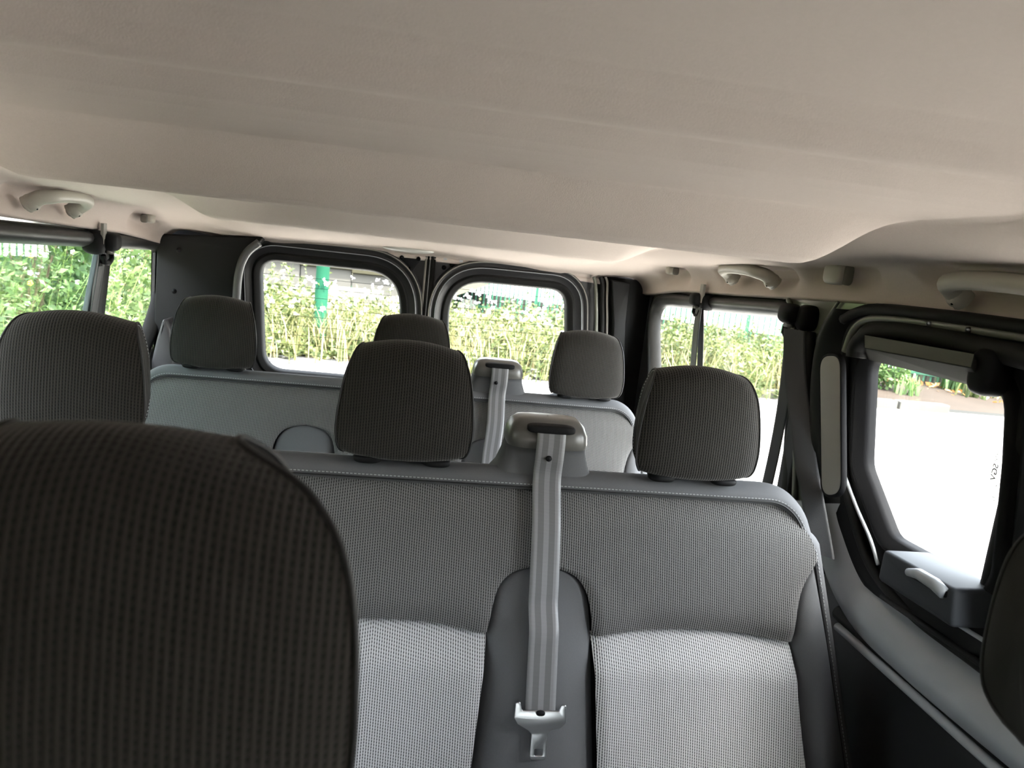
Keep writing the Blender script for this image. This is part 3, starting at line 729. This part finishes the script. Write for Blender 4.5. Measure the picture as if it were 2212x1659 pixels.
def shrub(name, c, rx, rz, n, lsz, mat, label, group=None, stems=7, asp=.5, cat_='shrub'):
    e = empty(name, (c[0], c[1], GZ), label, cat_, group)
    d = unit(rng.normal(size=(n, 3))); r = rng.uniform(.35, 1, n)**.6
    lump = 1+.18*np.sin(d[:, 0]*5+c[1])*np.cos(d[:, 2]*6+c[0])
    P = np.stack([c[0]+d[:, 0]*rx*r*lump, c[1]+d[:, 1]*rx*r*lump, GZ+rz*.5+d[:, 2]*rz*.5*r*lump], 1)
    P = P[P[:, 2] > GZ+.02]; D = unit(rng.normal(size=P.shape)+np.array([0, 0, .15])+unit(P-np.array([c[0], c[1], GZ+rz*.5]))*.8)
    ln = lsz*rng.uniform(.6, 1.4, len(P)); L = leaves(P, D, ln, ln*asp)
    link('foliage', fastmesh(*L), mat, e, kind='stuff')
    for k in range(stems):
        a = rng.uniform(0, 2*math.pi); rr = rng.uniform(.3, .8)*rx
        tip = np.array([c[0]+math.cos(a)*rr, c[1]+math.sin(a)*rr, GZ+rz*rng.uniform(.6, .95)])
        b0 = np.array([c[0]+math.cos(a)*.08, c[1]+math.sin(a)*.08, GZ]); mid = (b0+tip)/2+np.array([0, 0, .1*rz])
        mk('stem', *tube([b0, mid, tip], [.014, .009, .004], 6), M_wood, e)
    return e
# hedge of shrubs close by on the left
for k, (x, y, rx, rz, n, lab) in enumerate((
        (-3.3, 5.0, .95, 2.6, 5000, 'leafy green shrub nearest the front edge of the left window'),
        (-3.1, 6.6, .90, 2.5, 5000, 'dense green shrub behind the sliding pane of the left window'),
        (-3.2, 8.1, .95, 2.5, 5000, 'bushy green shrub seen through the fixed left pane'),
        (-3.4, 9.7, 1.0, 2.2, 3800, 'tall green shrub further back along the left hedge'),
        (-3.9, 11.4, 1.1, 2.1, 3400, 'last rounded shrub of the left hedge near the verge'))):
    shrub('hedge_shrub', (x, y), rx, rz, n, .075, M_leafN, lab, 'shrubs along the left side of the van')
for k, (x, y, lab) in enumerate(((-3.1, -1.4, 'unseen tall shrub added beside the front left door to cut light'), (-3.0, .4, 'unseen tall shrub added beside the front seats on the left to cut light'), (-3.0, 2.0, 'unseen tall shrub added beside the near bench on the left to cut light'), (-3.1, 3.5, 'unseen tall shrub added just ahead of the left quarter window to cut light'))):  # hedge carried on out of view, added to cut light from the left
    shrub('hedge_shrub', (x, y), 1.0, 2.7, 5000, .09, M_leafN, lab, 'shrubs along the left side of the van')
# flowering weeds right beside the van on the left
B = scatter(120, -2.55, -2.0, 3.6, 7.8, .03); hgt = rng.uniform(.9, 1.65, len(B))
L, St = weeds(B, hgt, 46, .065)
link('roadside_weeds', fastmesh(*L), leafmat('roadside_weed_leaves', (.05, .09, .025), (.10, .155, .05), (.18, .24, .10)), label='slender leafy weeds between the van and the left hedge', cat='weeds', kind='stuff')
link('roadside_stalks', fastmesh(*St), M_stem, label='thin green stalks beside the left side of the van', cat='weeds', kind='stuff')
def flower(p, mat, name, label, cat_, group, r=.013):
    e = empty(name, p, label, cat_, group); V, F = rbox(p, (r*.4, r*.4, r*.4), 1.0); mk('eye', V, F, M_yel, e)
    for k in range(5):
        a = 2*math.pi*k/5; d = np.array([math.cos(a)*.7, math.sin(a)*.3-.3, math.sin(a)*.8]); d /= np.linalg.norm(d)
        V, F = rbox(p+d*r*.8, (r*.5, r*.5, r*.5), .9); mk('petal', V, F, mat, e)
for px, py, m, nm, lab in ((68, 552, M_yel, 'yellow_flower', 'upper yellow flower outside the left window'), (66, 612, M_yel, 'yellow_flower', 'lower yellow flower outside the left window'),
                          (158, 545, M_white, 'lilac_flower', 'large lilac flower at the top of the left window'), (66, 590, M_white, 'lilac_flower', 'lilac flower between the two yellow ones'),
                          (168, 610, M_white, 'lilac_flower', 'lilac flower low beside the sliding frame'), (60, 655, M_white, 'lilac_flower', 'lowest lilac flower outside the left window')):
    flower(at(px, py, x=-2.1), m, nm, lab, 'flower', 'flowers outside the left window')
# shrubs and plants by the pavement on the right
shrub('pavement_shrub', (9.15, 13.35), .62, 1.35, 2600, .10, M_leafS, 'rounded green shrub at the left of the sliding door window')
def tuft(c, n, h, label, name='strap_leaf_plant', mat=M_leafS):
    e = empty(name, (c[0], c[1], GZ), label, 'plant')
    B = np.stack([c[0]+rng.normal(size=n)*.14, c[1]+rng.normal(size=n)*.1, np.full(n, GZ+.04)], 1)
    v, f = blades(B, rng.uniform(.6, 1, n)*h, np.full(n, .022)); link('blade_clump', mesh(v, tri_split(f)), mat, e, kind='stuff')
tuft(at(2053, 848, z=GZ)[:2], 70, .95, 'clump of long strap leaves against the green fence')
tuft(at(2100, 863, z=GZ)[:2], 45, .55, 'small yellow-green clump at the fence foot', 'yellow_green_plant', M_weed)
tuft(at(1960, 858, z=GZ)[:2], 40, .40, 'low green clump on the pavement beside the shrub', 'low_plant', M_leafS)
tuft(at(2138, 862, z=GZ)[:2], 40, .40, 'low bright clump near the front end of the fence', 'low_plant', M_weed)
n = 520; t = rng.uniform(1.5, 12, n); P = np.stack([f0[0]+fd[0]*t, f0[1]+fd[1]*t, np.full(n, GZ+.06)], 1)
P[:, :2] -= np.outer(.15+rng.uniform(0, 1, n)**2*1.3, [fd[1], -fd[0]])
D = unit(rng.normal(size=(n, 3))*np.array([1, 1, .35])+np.array([0, 0, .25]))
link('fallen_leaves', fastmesh(*leaves(P, D, rng.uniform(.08, .18, n), rng.uniform(.05, .10, n))), M_dry, label='dry orange-brown leaves scattered along the fence foot', cat='leaves', kind='stuff')
B = scatter(420, 3.0, 8.3, 12.0, 15.2); L, St = weeds(B, rng.uniform(.4, 1.0, len(B)), 32, .10)
link('kerbside_weeds', fastmesh(*L), M_weed, label='pale weeds seen through the right quarter window', cat='weeds', kind='stuff')

# ================================================================== things in the cabin

# ---- headrests
def headrest(parent, c, kind='rear', stitched=True, tilt=.12, dep=.085, posts=.055, post_len=.06, hgt=.19):
    """woven strip wrapping front, top and back, plain gussets at the sides; c = crest of the front face, facing -y"""
    c = np.asarray(c, float)
    if kind == 'front':
        prof = [(.030, -.196), (.010, -.190), (.0, -.176), (-.004, -.15), (-.008, -.11), (-.008, -.07), (-.003, -.035), (.010, -.012), (.034, 0), (.060, -.004), (.082, -.022), (.092, -.06), (.092, -.15), (.080, -.19), (.055, -.197)]
        wk = [(-.2, .090), (-.19, .106), (-.176, .118), (-.15, .1235), (-.11, .1225), (-.07, .1195), (-.044, .113), (-.022, .101), (-.008, .084), (0, .068)]
        ar = .006
    else:
        k = hgt/.19
        prof = [(.030, -.190), (.012, -.188), (.002, -.178), (-.003, -.15), (-.006, -.11), (-.006, -.06), (-.002, -.025), (.008, -.007), (.026, 0), (.050, -.004), (.068, -.02), (.076, -.06), (.078, -.14), (.068, -.18), (.050, -.191)]
        prof = [(a, b*k) for a, b in prof]
        wk = [(-.2, .080), (-.188, .094), (-.178, .101), (-.15, .1075), (-.11, .106), (-.06, .0985), (-.025, .090), (-.007, .085), (0, .080)]
        wk = [(a*k, b) for a, b in wk]; ar = .013
    P = catmull(prof, 6, False); sl = np.r_[0, np.cumsum(np.linalg.norm(np.diff(P, axis=0), axis=1))]
    W = np.interp(P[:, 1], [a for a, b in wk], [b for a, b in wk])
    W = np.convolve(np.pad(W, 3, mode='edge'), np.ones(7)/7, 'valid')
    back = sstep(.03, .075, P[:, 0])
    W = W*(1-.10*back)*(1-(.22 if kind == 'front' else .06)*sstep(.006, .036, P[:, 0])); m = 25; V, U = [], []
    zmin = P[:, 1].min()
    for (y, z), wd, s_, bk in zip(P, W, sl, back):
        top = float(sstep(-.06, 0, z)); bot = float(sstep(zmin+.03, zmin, z))
        for a in np.linspace(-1, 1, m):
            zz = z-ar*top*a*a+.006*bot*a*a
            yy = y-(.010*(1-a*a)-.007*a**8)*(1-bk)
            V.append((c[0]+wd*a, c[1]+yy-tilt*(-z), c[2]+zz)); U.append((wd*a, s_))
    V = np.array(V); n = len(P)
    mk('front_panel', V, gridF(n, m), M_weave_hr, parent, uv=np.array(U))
    G = V.reshape(n, m, 3)
    for sgn, e in ((-1, G[:, 0]), (1, G[:, -1])):
        ce = e.mean(0); Vg = []
        for r in (1, .97, .9, .75, .5, .2):
            q = ce+(e-ce)*r; q[:, 0] += sgn*(.003 if kind == 'front' else .009)*(1-r**3); Vg.append(q)
        mk('side_gusset', np.concatenate(Vg), gridF(6, n, False, True)+[tuple(range(5*n, 6*n))], M_cloth_hr, parent, flip=sgn < 0)
        mk('piping', *tube(e+np.array([sgn*.0008, 0, 0]), .0018, 6, True), M_pipe, parent)
        if not stitched: continue
        q = ce+(e-ce)*.955; q[:, 0] += sgn*.0018; Q = resample(q, .0058); parts = []
        for i_ in range(len(Q)-1):
            d = Q[i_+1]-Q[i_]; d /= np.linalg.norm(d); a_ = np.array([1.0, 0, 0]); a_ -= d*(a_@d); a_ /= np.linalg.norm(a_)
            parts.append(box((Q[i_]+Q[i_+1])/2, (.0017, .0006, .0006), np.stack([d, a_, np.cross(d, a_)], 1)))
        mk('stitching', *join(parts), M_stitch, parent, smooth=False, kind='stuff')
    for sx in (-posts, posts):
        zb = c[2]+zmin; yy = c[1]+.035+tilt*zmin
        mk('post', *tube([(c[0]+sx, yy, zb+.03), (c[0]+sx, yy-.006, zb-post_len)], .0062, 12), M_steel, parent)

# ---- benches
def bench(name, label, c, y0, ztop, zs, zhump, edge0, edge1, zbot, tower_x, slope=.31, cs=.25, seats=3):
    """front face: y = y0 - slope*(ztop - z) - d.  edge0/edge1: (x at top, x at bottom) of the two outer edges"""
    root = empty(name, (c, y0-.1, FLOOR), label, 'bench seat', 'three-seat benches of the van')
    zin = ztop-.027                                        # top of the woven panel
    RC = .085
    def Y(z): return y0-slope*(ztop-z)
    def edge(z, e, s):                                      # outer edge with rounded shoulder, s = -1 / +1
        x = e[0]+(e[1]-e[0])*(ztop-z)/(ztop-zbot)
        t = np.clip((z-(ztop-RC))/RC, 0, 1); return x-s*RC*(1-np.sqrt(np.clip(1-t*t, 0, 1)))
    def inner(z, e, s):
        x = e[0]+(e[1]-e[0])*(ztop-z)/(ztop-zbot)-s*.020
        r = RC-.01; t = np.clip((z-(zin-r))/r, 0, 1); return x-s*r*(1-np.sqrt(np.clip(1-t*t, 0, 1)))
    def hw(z): t = np.clip(zhump-z, 0, None); return .078*np.sqrt(1-np.exp(-t/.022))+.075*t
    zside = zhump+.03
    def sw(z): t = np.clip(zside-z, 0, None); return .085*(1-np.exp(-(t/.085)**1.1))
    humps = [c-cs, c+cs]
    left = [lambda z: inner(z, edge0, -1)+sw(z), lambda z: humps[0]+hw(z), lambda z: humps[1]+hw(z)]
    right = [lambda z: humps[0]-hw(z), lambda z: humps[1]-hw(z), lambda z: inner(z, edge1, 1)-sw(z)]
    NA, NB = 36, 44
    for i in range(3):
        for part in (0, 1):
            V, U = [], []
            for b in np.linspace(0, 1, NB):
                z0 = zin+(zs-zin)*b if part == 0 else zs+(zbot-zs)*b
                xa, xb = float(left[i](z0)), float(right[i](z0))
                for a in np.linspace(0, 1, NA):
                    x = xa+(xb-xa)*a; arch = .013*(1-(2*a-1)**2)
                    z = z0+arch*(b**2 if part == 0 else (1-b)**4)
                    de = min(x-xa, xb-x)                     # distance to the side seams
                    hump_on = 1.0 if z < zhump+.02 else 0.0
                    g = -.006*math.exp(-(de/.006)**2)*float(sstep(zhump+.03, zhump-.03, z))
                    if part == 0:
                        ds = (1-b)*(zin-zs); dt = b*(zin-zs)
                        d = .012*float(sstep(0, .05, dt))-.012*math.exp(-(ds/.020)**1.5)+.010*float(sstep(.25, 0, ds))-.004*math.exp(-(dt/.006)**2)
                    else:
                        ds = b*(zs-zbot)
                        d = .006+.024*float(sstep(0, .055, ds))-.012*math.exp(-(ds/.008)**2)
                    d += .010*float(sstep(.10, .0, de))*float(sstep(zhump, zhump-.1, z))+g
                    V.append((x, Y(z)-d, z)); U.append((x, z*1.047))
            mk('upper_panel' if part == 0 else 'lower_insert', np.array(V), gridF(NB, NA), M_weave if part == 0 else M_weave_lit, root, uv=np.array(U))
    # plain bolsters: two humps between the seats and one at either end
    for k, (fa, fb, zt) in enumerate(((lambda z: humps[0]-hw(z), lambda z: humps[0]+hw(z), zhump), (lambda z: humps[1]-hw(z), lambda z: humps[1]+hw(z), zhump),
                                  (lambda z: inner(z, edge0, -1), lambda z: inner(z, edge0, -1)+sw(z), zside), (lambda z: inner(z, edge1, 1)-sw(z), lambda z: inner(z, edge1, 1), zside))):
        V = []
        for b in np.linspace(0, 1, 50):
            z = zt+(zbot-zt)*b**1.6
            xa, xb = float(fa(z)), float(fb(z)); amp = (.036 if k < 2 else .030)*float(sstep(0, .16, zt-z))
            for a in np.linspace(0, 1, 26):
                d = .012*float(sstep(0, .03, zt-z))*0+.010+amp*math.sin(math.pi*a)**.8-.007*math.exp(-(min(a, 1-a)*(xb-xa)/.005)**2)
                V.append((xa+(xb-xa)*a, Y(z)-d, z))
        mk('bolster', np.array(V), gridF(50, 26), M_cloth, root)
    # plain border rolling over the top and down the sides
    path = []
    for z in np.linspace(zbot, ztop-RC, 14): path.append((float(edge(z, edge0, -1)), z))
    xl, xr = edge0[0]+RC, edge1[0]-RC
    for q in np.linspace(0, math.pi/2, 12)[1:]: path.append((edge0[0]+RC*(1-math.cos(q)), ztop-RC+RC*math.sin(q)))
    for x in np.linspace(xl, xr, 70)[1:-1]: path.append((x, ztop))
    for q in np.linspace(math.pi/2, 0, 12)[:-1]: path.append((edge1[0]-RC*(1-math.cos(q)), ztop-RC+RC*math.sin(q)))
    for z in np.linspace(ztop-RC, zbot, 14): path.append((float(edge(z, edge1, 1)), z))
    path = resample(np.array(path), .012, False)
    mpb = lambda u, v, w_: (u, Y(v)+w_, v)
    mk('border', *ringV(path, [(.030, .004), (.024, -.0085), (.016, -.011), (.006, -.006), (.0, .006), (-.002, .018), (.001, .034), (.010, .058), (.024, .078), (.05, .092), (.10, .10)], mpb, False), M_cloth, root, flip=True)
    seam = offset(path, .0215, False); P = np.array([mpb(u, v, -.0105) for u, v in seam])
    mk('seam', *tube(P, .0015, 6), M_pipe, root)
    st = resample(np.array([mpb(u, v, -.0122) for u, v in offset(path, .0165, False)]), .0062, False); parts = []
    for i in range(len(st)-1):
        d = st[i+1]-st[i]; d /= np.linalg.norm(d); o = (st[i]+st[i+1])/2; a = np.array([0, -1.0, 0]); a -= d*(a@d); a /= np.linalg.norm(a)
        parts.append(box(o, (.0020, .0006, .0006), np.stack([d, a, np.cross(d, a)], 1)))
    mk('stitching', *join(parts), M_stitch, root, smooth=False, kind='stuff')
    # shell behind, cushions and legs below
    sh = np.array([(edge0[0]+.03, ztop-.045), (edge1[0]-.03, ztop-.045), (edge1[1]-.01, zbot), (edge0[1]+.01, zbot)])
    plate('back_shell', [roundpoly(sh, [.08, .08, .02, .02], 6)], lambda u, v, w_: (u, Y(v)+w_, v), .03, .105, M_trim, root)
    for i in range(3):
        x = c+(i-1)*.5; V, F = rbox((x, Y(zbot)-.18, zbot-.02), (.245, .26, .075), .35); mk('seat_cushion', V, F, M_cloth, root)
    V, F = box((c, Y(zbot)-.12, zbot-.13), (.70, .22, .05)); mk('seat_frame', V, F, M_black, root, smooth=False, bevel=.01)
    for x in (c-.55, c+.55):
        for y in (-.30, .06):
            V, F = box((x, Y(zbot)+y, (FLOOR+zbot-.14)/2), (.025, .025, (zbot-.14-FLOOR)/2)); mk('leg', V, F, M_black, root, smooth=False, bevel=.004)
    # belt outlet tower on the top edge
    tx, tw = tower_x
    prof = [(-.01, .135), (.0, .121), (.010, .104), (.026, .090), (.048, .081), (.066, .077)]
    V = []; n = 40
    for hgt, hwid in prof:
        for q in range(n):
            a = 2*math.pi*q/n; ca, sa = math.cos(a), math.sin(a)
            V.append((tx+hwid*tw*math.copysign(abs(ca)**.45, ca), y0+.038-.002*hgt+(.044-.12*hgt)*math.copysign(abs(sa)**.45, sa), ztop-.022+hgt))
    tow = mk('belt_tower', np.array(V), gridF(len(prof), n, False, True)+[tuple(range((len(prof)-1)*n, len(prof)*n))], M_cloth, root)
    cb = ztop+.042
    V = []
    capp = [(.0, .077, .045), (.008, .079, .047), (.022, .077, .046), (.036, .070, .040), (.044, .060, .030), (.047, .045, .018), (.047, .002, .001)]
    for hgt, a_, b_ in capp:
        for q in range(n):
            a = 2*math.pi*q/n; ca, sa = math.cos(a), math.sin(a)
            V.append((tx+a_*tw*math.copysign(abs(ca)**.5, ca), y0+.034+b_*math.copysign(abs(sa)**.5, sa), cb+hgt))
    cap = mk('belt_cap', np.array(V), gridF(len(capp), n, False, True), M_cap, root)
    V, F = rbox((tx, y0-.006, cb+.034), (.046*tw, .012, .0075), .5); mk('belt_slot', V, F, M_black, cap)
    V, F = rbox((tx-.03*tw, y0-.0095, cb+.020), (.0, .0, .0), .5)
    return root, Y
def collar(root, x, y, z):
    V, F = rbox((x, y, z), (.023, .016, .0075), .75); g = mk('headrest_guide', V, F, M_black, root)

b2, Y2 = bench('bench_seat', 'near grey three-seat bench with woven panels and a hanging belt', .022, 1.205, -.357, -.598, -.497, (-.735, -.80), (.742, .835), -.86, (.262, .87), cs=.243)
b3, Y3 = bench('bench_seat', 'rear bench in front of the back doors, mostly hidden by the near one', .034, 2.10, -.398, -.635, -.520, (-.66, -.72), (.712, .79), -.90, (.292, .90))
for root, y, zt, zc, xs in ((b2, 1.195, -.160, -.352, (-.470, .026, .516)), (b3, 2.085, -.203, -.392, (-.468, .045, .540))):
    for x in xs:
        h = empty('headrest', (x, y, zc)); h.parent = root; w0 = Vector(root['_w']); h.location = Vector(h['_w'])-w0
        headrest(h, (x, y+.012, zt))
        for sx in (-.055, .055): collar(root, x+sx, y+.006, zc+.002)

# ---- front seats: only their headrests reach into view
def front_seat(label, c, y, ztop, tilt=.10, kind='front'):
    r = empty('front_seat', (c, y, FLOOR), label, 'car seat', 'front seats of the van')
    h = empty('headrest', (c, y, ztop-.2)); h.parent = r; h.location = Vector(h['_w'])-Vector(r['_w'])
    headrest(h, (c, y, ztop), kind=kind, stitched=False, tilt=tilt, post_len=.07)
    V, F = rbox((c, y+.02, ztop-.66), (.185, .07, .36), .35); mk('backrest', V, F, M_cloth_hr, r)
    V, F = rbox((c, y-.26, ztop-.92), (.19, .27, .08), .35); mk('seat_cushion', V, F, M_cloth_hr, r)
    V, F = box((c, y-.2, (FLOOR+ztop-.98)/2), (.17, .2, (ztop-.98-FLOOR)/2)); mk('seat_base', V, F, M_black, r, smooth=False, bevel=.01)
front_seat('dark woven front seat whose headrest fills the lower left corner', -.128, .345, -.103)
front_seat('dark front seat whose headrest edge shows at the right border', .628, .50, -.170, kind='rear')

# ---- seat belts
def ribbon(path, side, wd, th=.0014):
    """flat strap along path; side = unit vectors across"""
    P = np.asarray(path, float); n = len(P); Sd = unit(np.asarray(side, float)) if np.ndim(side) == 2 else np.tile(unit(np.asarray(side, float)), (n, 1))
    t = np.gradient(P, axis=0); t = unit(t); nn = unit(np.cross(t, Sd)); V, U = [], []
    L = np.r_[0, np.cumsum(np.linalg.norm(np.diff(P, axis=0), axis=1))]; m = 9
    for i in range(n):
        for k in range(m):
            a = k/(m-1); V.append(P[i]+Sd[i]*wd*(a-.5)+nn[i]*th/2); U.append((a, L[i]))
        for k in range(m):
            a = 1-k/(m-1); V.append(P[i]+Sd[i]*wd*(a-.5)-nn[i]*th/2); U.append((a, L[i]))
    return np.array(V), gridF(n, 2*m, False, True), np.array(U)
def belt_front(root_lab, tx, y0, ztop, Y, zend, dx, tongue, zhump):
    e = empty('seat_belt', (tx, Y(zend)-.08, zend), root_lab, 'seat belt', 'seat belts')
    pts = [(tx, y0+.010, ztop+.079), (tx, y0-.010, ztop+.078), (tx, y0-.0185, ztop+.060), (tx, y0-.020, ztop+.03), (tx+dx*.05, y0-.020, ztop-.01), (tx+dx*.1, Y(ztop-.08)-.034, ztop-.08)]
    for z in np.linspace(ztop-.16, zend, 7):
        b = .052 if z < zhump-.05 else .036
        pts.append((tx+dx*(ztop-z)/(ztop-zend), Y(z)-b, z))
    P = catmull(pts, 6, False); V, F, U = ribbon(P, (1, 0, 0), .047)
    mk('webbing', V, F, M_beltc, e, uv=U)
    q = np.array([tx+dx*.2-.002, 0, ztop+.030]); q[1] = y0-.0225
    mk('belt_stop', *lathe([(.001, -.002), (.004, -.0015), (.005, .0), (.005, .002)], q, 'y', 14), M_black, e)
    if tongue:
        cx, zz = tx+dx, zend; yy = Y(zz)-.055
        t = np.array([(-.041, .018), (-.034, .021), (-.030, .006), (.030, .006), (.034, .016), (.041, .016), (.042, -.012), (.034, -.022), (.018, -.026), (.012, -.032), (.013, -.068), (.010, -.074), (-.011, -.074), (-.014, -.068), (-.013, -.032), (-.019, -.026), (-.036, -.016), (-.042, -.006)])[::-1]*[.97, .86]
        ho = np.array([(-.0065, -.056), (.0065, -.056), (.0065, -.067), (-.0065, -.067)])*[1, .86]
        mpt = lambda u, v, w_: (cx+u, yy+.30*v-w_, zz+v)
        tg = plate('tongue', [roundpoly(t, .003, 3), roundpoly(ho, .0015, 3)], mpt, -.0012, .0018, M_steel, e, bev=.0008)
        V, F = rbox((cx-.001, yy-.004, zz+.004), (.007, .004, .004), .8); mk('tongue_stop', V, F, M_black, e)
        P = [(cx, yy+.004, zz+.004), (cx+.008, yy+.010, zz-.03), (cx+.012, yy-.005, zz-.09), (cx+.014, yy-.04, zz-.2)]
        V, F, U = ribbon(catmull(P, 6, False), (1, 0, 0), .047); mk('lower_webbing', V, F, M_belt, e, uv=U)
belt_front('grey belt with a steel tongue hanging down the near bench', .262, 1.205, -.357, Y2, -.693, .003, True, -.497)
belt_front('grey belt hanging from the tower of the rear bench', .292, 2.10, -.398, Y3, -.90, -.03, False, -.520)

def pillar_belt(label, dpx, X, strands, side, sc=1.0):
    """D-ring with its cap on the side wall and straps hanging from it; strands = list of (pixel path, x, width)"""
    q = at(*dpx, x=X); e = empty('seat_belt', (q[0], q[1], q[2]-.5), label, 'seat belt', 'seat belts')
    s = side
    V, F = rbox(q+np.array([-.006*s, .002, .010])*sc, (.018*sc, .024*sc, .019*sc), .7); mk('anchor_cap', V, F, M_black, e)
    V, F = rbox(q+np.array([.018*s, -.020, .006])*sc, (.022*sc, .020*sc, .024*sc), .75); mk('anchor_body', V, F, M_black, e)
    lp_ = [(0, .022, -.012), (0, .024, -.026), (0, .010, -.034), (0, -.014, -.032), (0, -.022, -.018)]
    mk('ring_loop', *tube([q+np.array([.0*s+a, b, c])*sc for a, b, c in lp_], .0055*sc, 8), M_black, e)
    mk('ring_bar', *tube([q+np.array([-.004*s, .016, -.012])*sc, q+np.array([-.004*s, -.010, -.010])*sc], .0048*sc, 10), M_cap, e)
    for pts, wd, sd, m in strands:
        P = catmull([at(*p[:2], x=p[2]) for p in pts], 8, False)
        if np.ndim(sd) == 2: sd = np.array([np.interp(np.linspace(0, 1, len(P)), np.linspace(0, 1, len(sd)), np.asarray(sd)[:, k]) for k in range(3)]).T
        V, F, U = ribbon(P, sd, wd); mk('webbing', V, F, m, e, uv=U)
    return e
pillar_belt('dark belt hanging from the pillar beside the sliding door', (1712, 690), .825,
            [([(1716, 712, .818), (1717, 800, .816), (1727, 900, .812), (1741, 1000, .808), (1759, 1100, .804), (1776, 1200, .80)], .047, (.62, -.78, 0), M_belt),
             ([(1708, 712, .835), (1702, 780, .838), (1690, 880, .84), (1672, 980, .842), (1648, 1085, .845)], .034, (.2, -1, 0), M_belt),
             ([(1722, 712, .845), (1722, 800, .848), (1716, 900, .85), (1700, 1000, .852), (1684, 1085, .852)], .034, (.2, -1, 0), M_belt)], 1, 1.15)
pillar_belt('dark belt in front of the right rear quarter window', (1508, 655), .835,
            [([(1510, 665, .832), (1503, 720, .832), (1494, 830, .832), (1485, 960, .832)], .040, (0, -1, 0), M_belt),
             ([(1514, 665, .842), (1514, 720, .842), (1511, 830, .842), (1508, 960, .842)], .040, (0, -1, 0), M_belt)], 1)
pillar_belt('dark belt hanging over the frame of the left quarter window', (232, 532), XL+.03,
            [([(222, 545, XL+.02), (214, 600, XL+.012), (204, 660, XL+.006), (192, 740, XL+.006)], .035, (0, 1, 0), plain('grey_side_webbing', (.05, .052, .055), .5)),
             ([(219, 528, XL+.02), (218, 560, XL+.02), (217, 575, XL+.02)], .024, (0, 1, 0), M_black)], -1, 1.25)
# brackets that hold the rear belt anchors under the headliner
for px, x, lab in (((1517, 634), .835, 'pale bracket above the right rear belt anchor'), ((224, 505), XL+.03, 'pale bracket above the left rear belt anchor')):
    q = at(*px, x=x); V, F = box(q, (.004, .011, .026)); mk('belt_bracket', V, F, M_insert, smooth=False, bevel=.001, label=lab, cat='bracket')

# ---- grab handles and coat hooks along the roof rails
def grab(label, y0, y1, z0, z1, X, s, group='grab handles on the roof rails'):
    """two feet low on the rail, bar arching up between them; s = +1 on the right wall"""
    e = empty('grab_handle', (X, (y0+y1)/2, min(z0, z1)), label, 'grab handle', group)
    L = y1-y0; zt = max(z0, z1)
    pts = [(X+.012*s, y0, z0-.010), (X-.012*s, y0, z0+.006), (X-.030*s, y0+.014*np.sign(L), zt*.55+z0*.45+.012), (X-.036*s, y0+.3*L, zt+.016), (X-.036*s, y0+.7*L, zt+.016),
           (X-.030*s, y1-.014*np.sign(L), zt*.55+z1*.45+.012), (X-.012*s, y1, z1+.006), (X+.012*s, y1, z1-.010)]
    P = catmull(pts, 8, False); t = np.linspace(0, 1, len(P)); r = .0140+.0035*np.abs(2*t-1)**3
    mk('bar', *tube(P, r, 14), M_handle, e)
    for y, z in ((y0, z0), (y1, z1)):
        V, F = rbox((X+.002*s, y, z-.004), (.017, .0165, .017), .85); mk('foot', V, F, M_handle, e)
        V, F = rbox((X-.010*s, y-.004, z-.016), (.002, .002, .002), .9); mk('screw_cover', V, F, M_black, e)
grab('large grab handle cut off by the right border', 1.055, .84, .006, .010, .825, 1)
grab('grab handle over the right rear quarter window', 1.87, 1.655, -.008, -.004, .825, 1)
grab('grab handle over the left quarter window', 1.69, 1.895, -.008, -.016, -.735, -1)
def hook(label, y, z, X, s, wd=.018, h=.016):
    e = empty('coat_hook', (X, y, z-h), label, 'coat hook', 'coat hooks on the roof rails')
    V, F = rbox((X-.004*s, y, z), (.014, wd, h), .55); mk('hook_body', V, F, M_handle, e)
    V, F = rbox((X+.004*s, y-wd*.95, z-.001), (.010, .006, h*.9), .6); mk('hook_hollow', V, F, plain('darker_beige_plastic', (.17, .16, .14), .6), e)  # darker piece on one side of the hook
hook('small coat hook on the right rail near the rear door', 2.30, -.012, .822, 1, .020, .013)
hook('wide coat hook on the right rail above the pillar', 1.39, .020, .826, 1, .030, .021)
hook('small coat hook on the left rail near the rear door', 2.40, -.027, -.735, -1, .020, .013)

# ---- etched marking on the sliding door pane, read from outside
def mark(txt, px, size, parent=door):
    cu = bpy.data.curves.new('t', 'FONT'); cu.body = txt; cu.size = size; cu.extrude = .0001; cu.offset = size*.025; cu.align_x = 'LEFT'
    o = bpy.data.objects.new('t', cu); COL.objects.link(o)
    me = bpy.data.meshes.new_from_object(o.evaluated_get(bpy.context.evaluated_depsgraph_get())); bpy.data.objects.remove(o)
    q = at(*px, x=XR+.017); co = np.empty(len(me.vertices)*3); me.vertices.foreach_get('co', co); co = co.reshape(-1, 3)
    new = np.stack([q[0]+co[:, 2], q[1]+co[:, 1], q[2]-co[:, 0]+CZ], 1)      # runs down the pane
    me.vertices.foreach_set('co', new.ravel()); me.materials.clear(); me.update()
    return link('glass_marking', me, M_etch, parent)
mark('SILENE', (2160, 968), .0075); mark('SGV', (2157, 1004), .014); mark('TEMPERED', (2156, 1041), .0045); mark('43R-00', (2150, 1042), .0045)
mark('E2', (2150, 1074), .0075); mark('43R 000193', (2149, 1086), .0045)
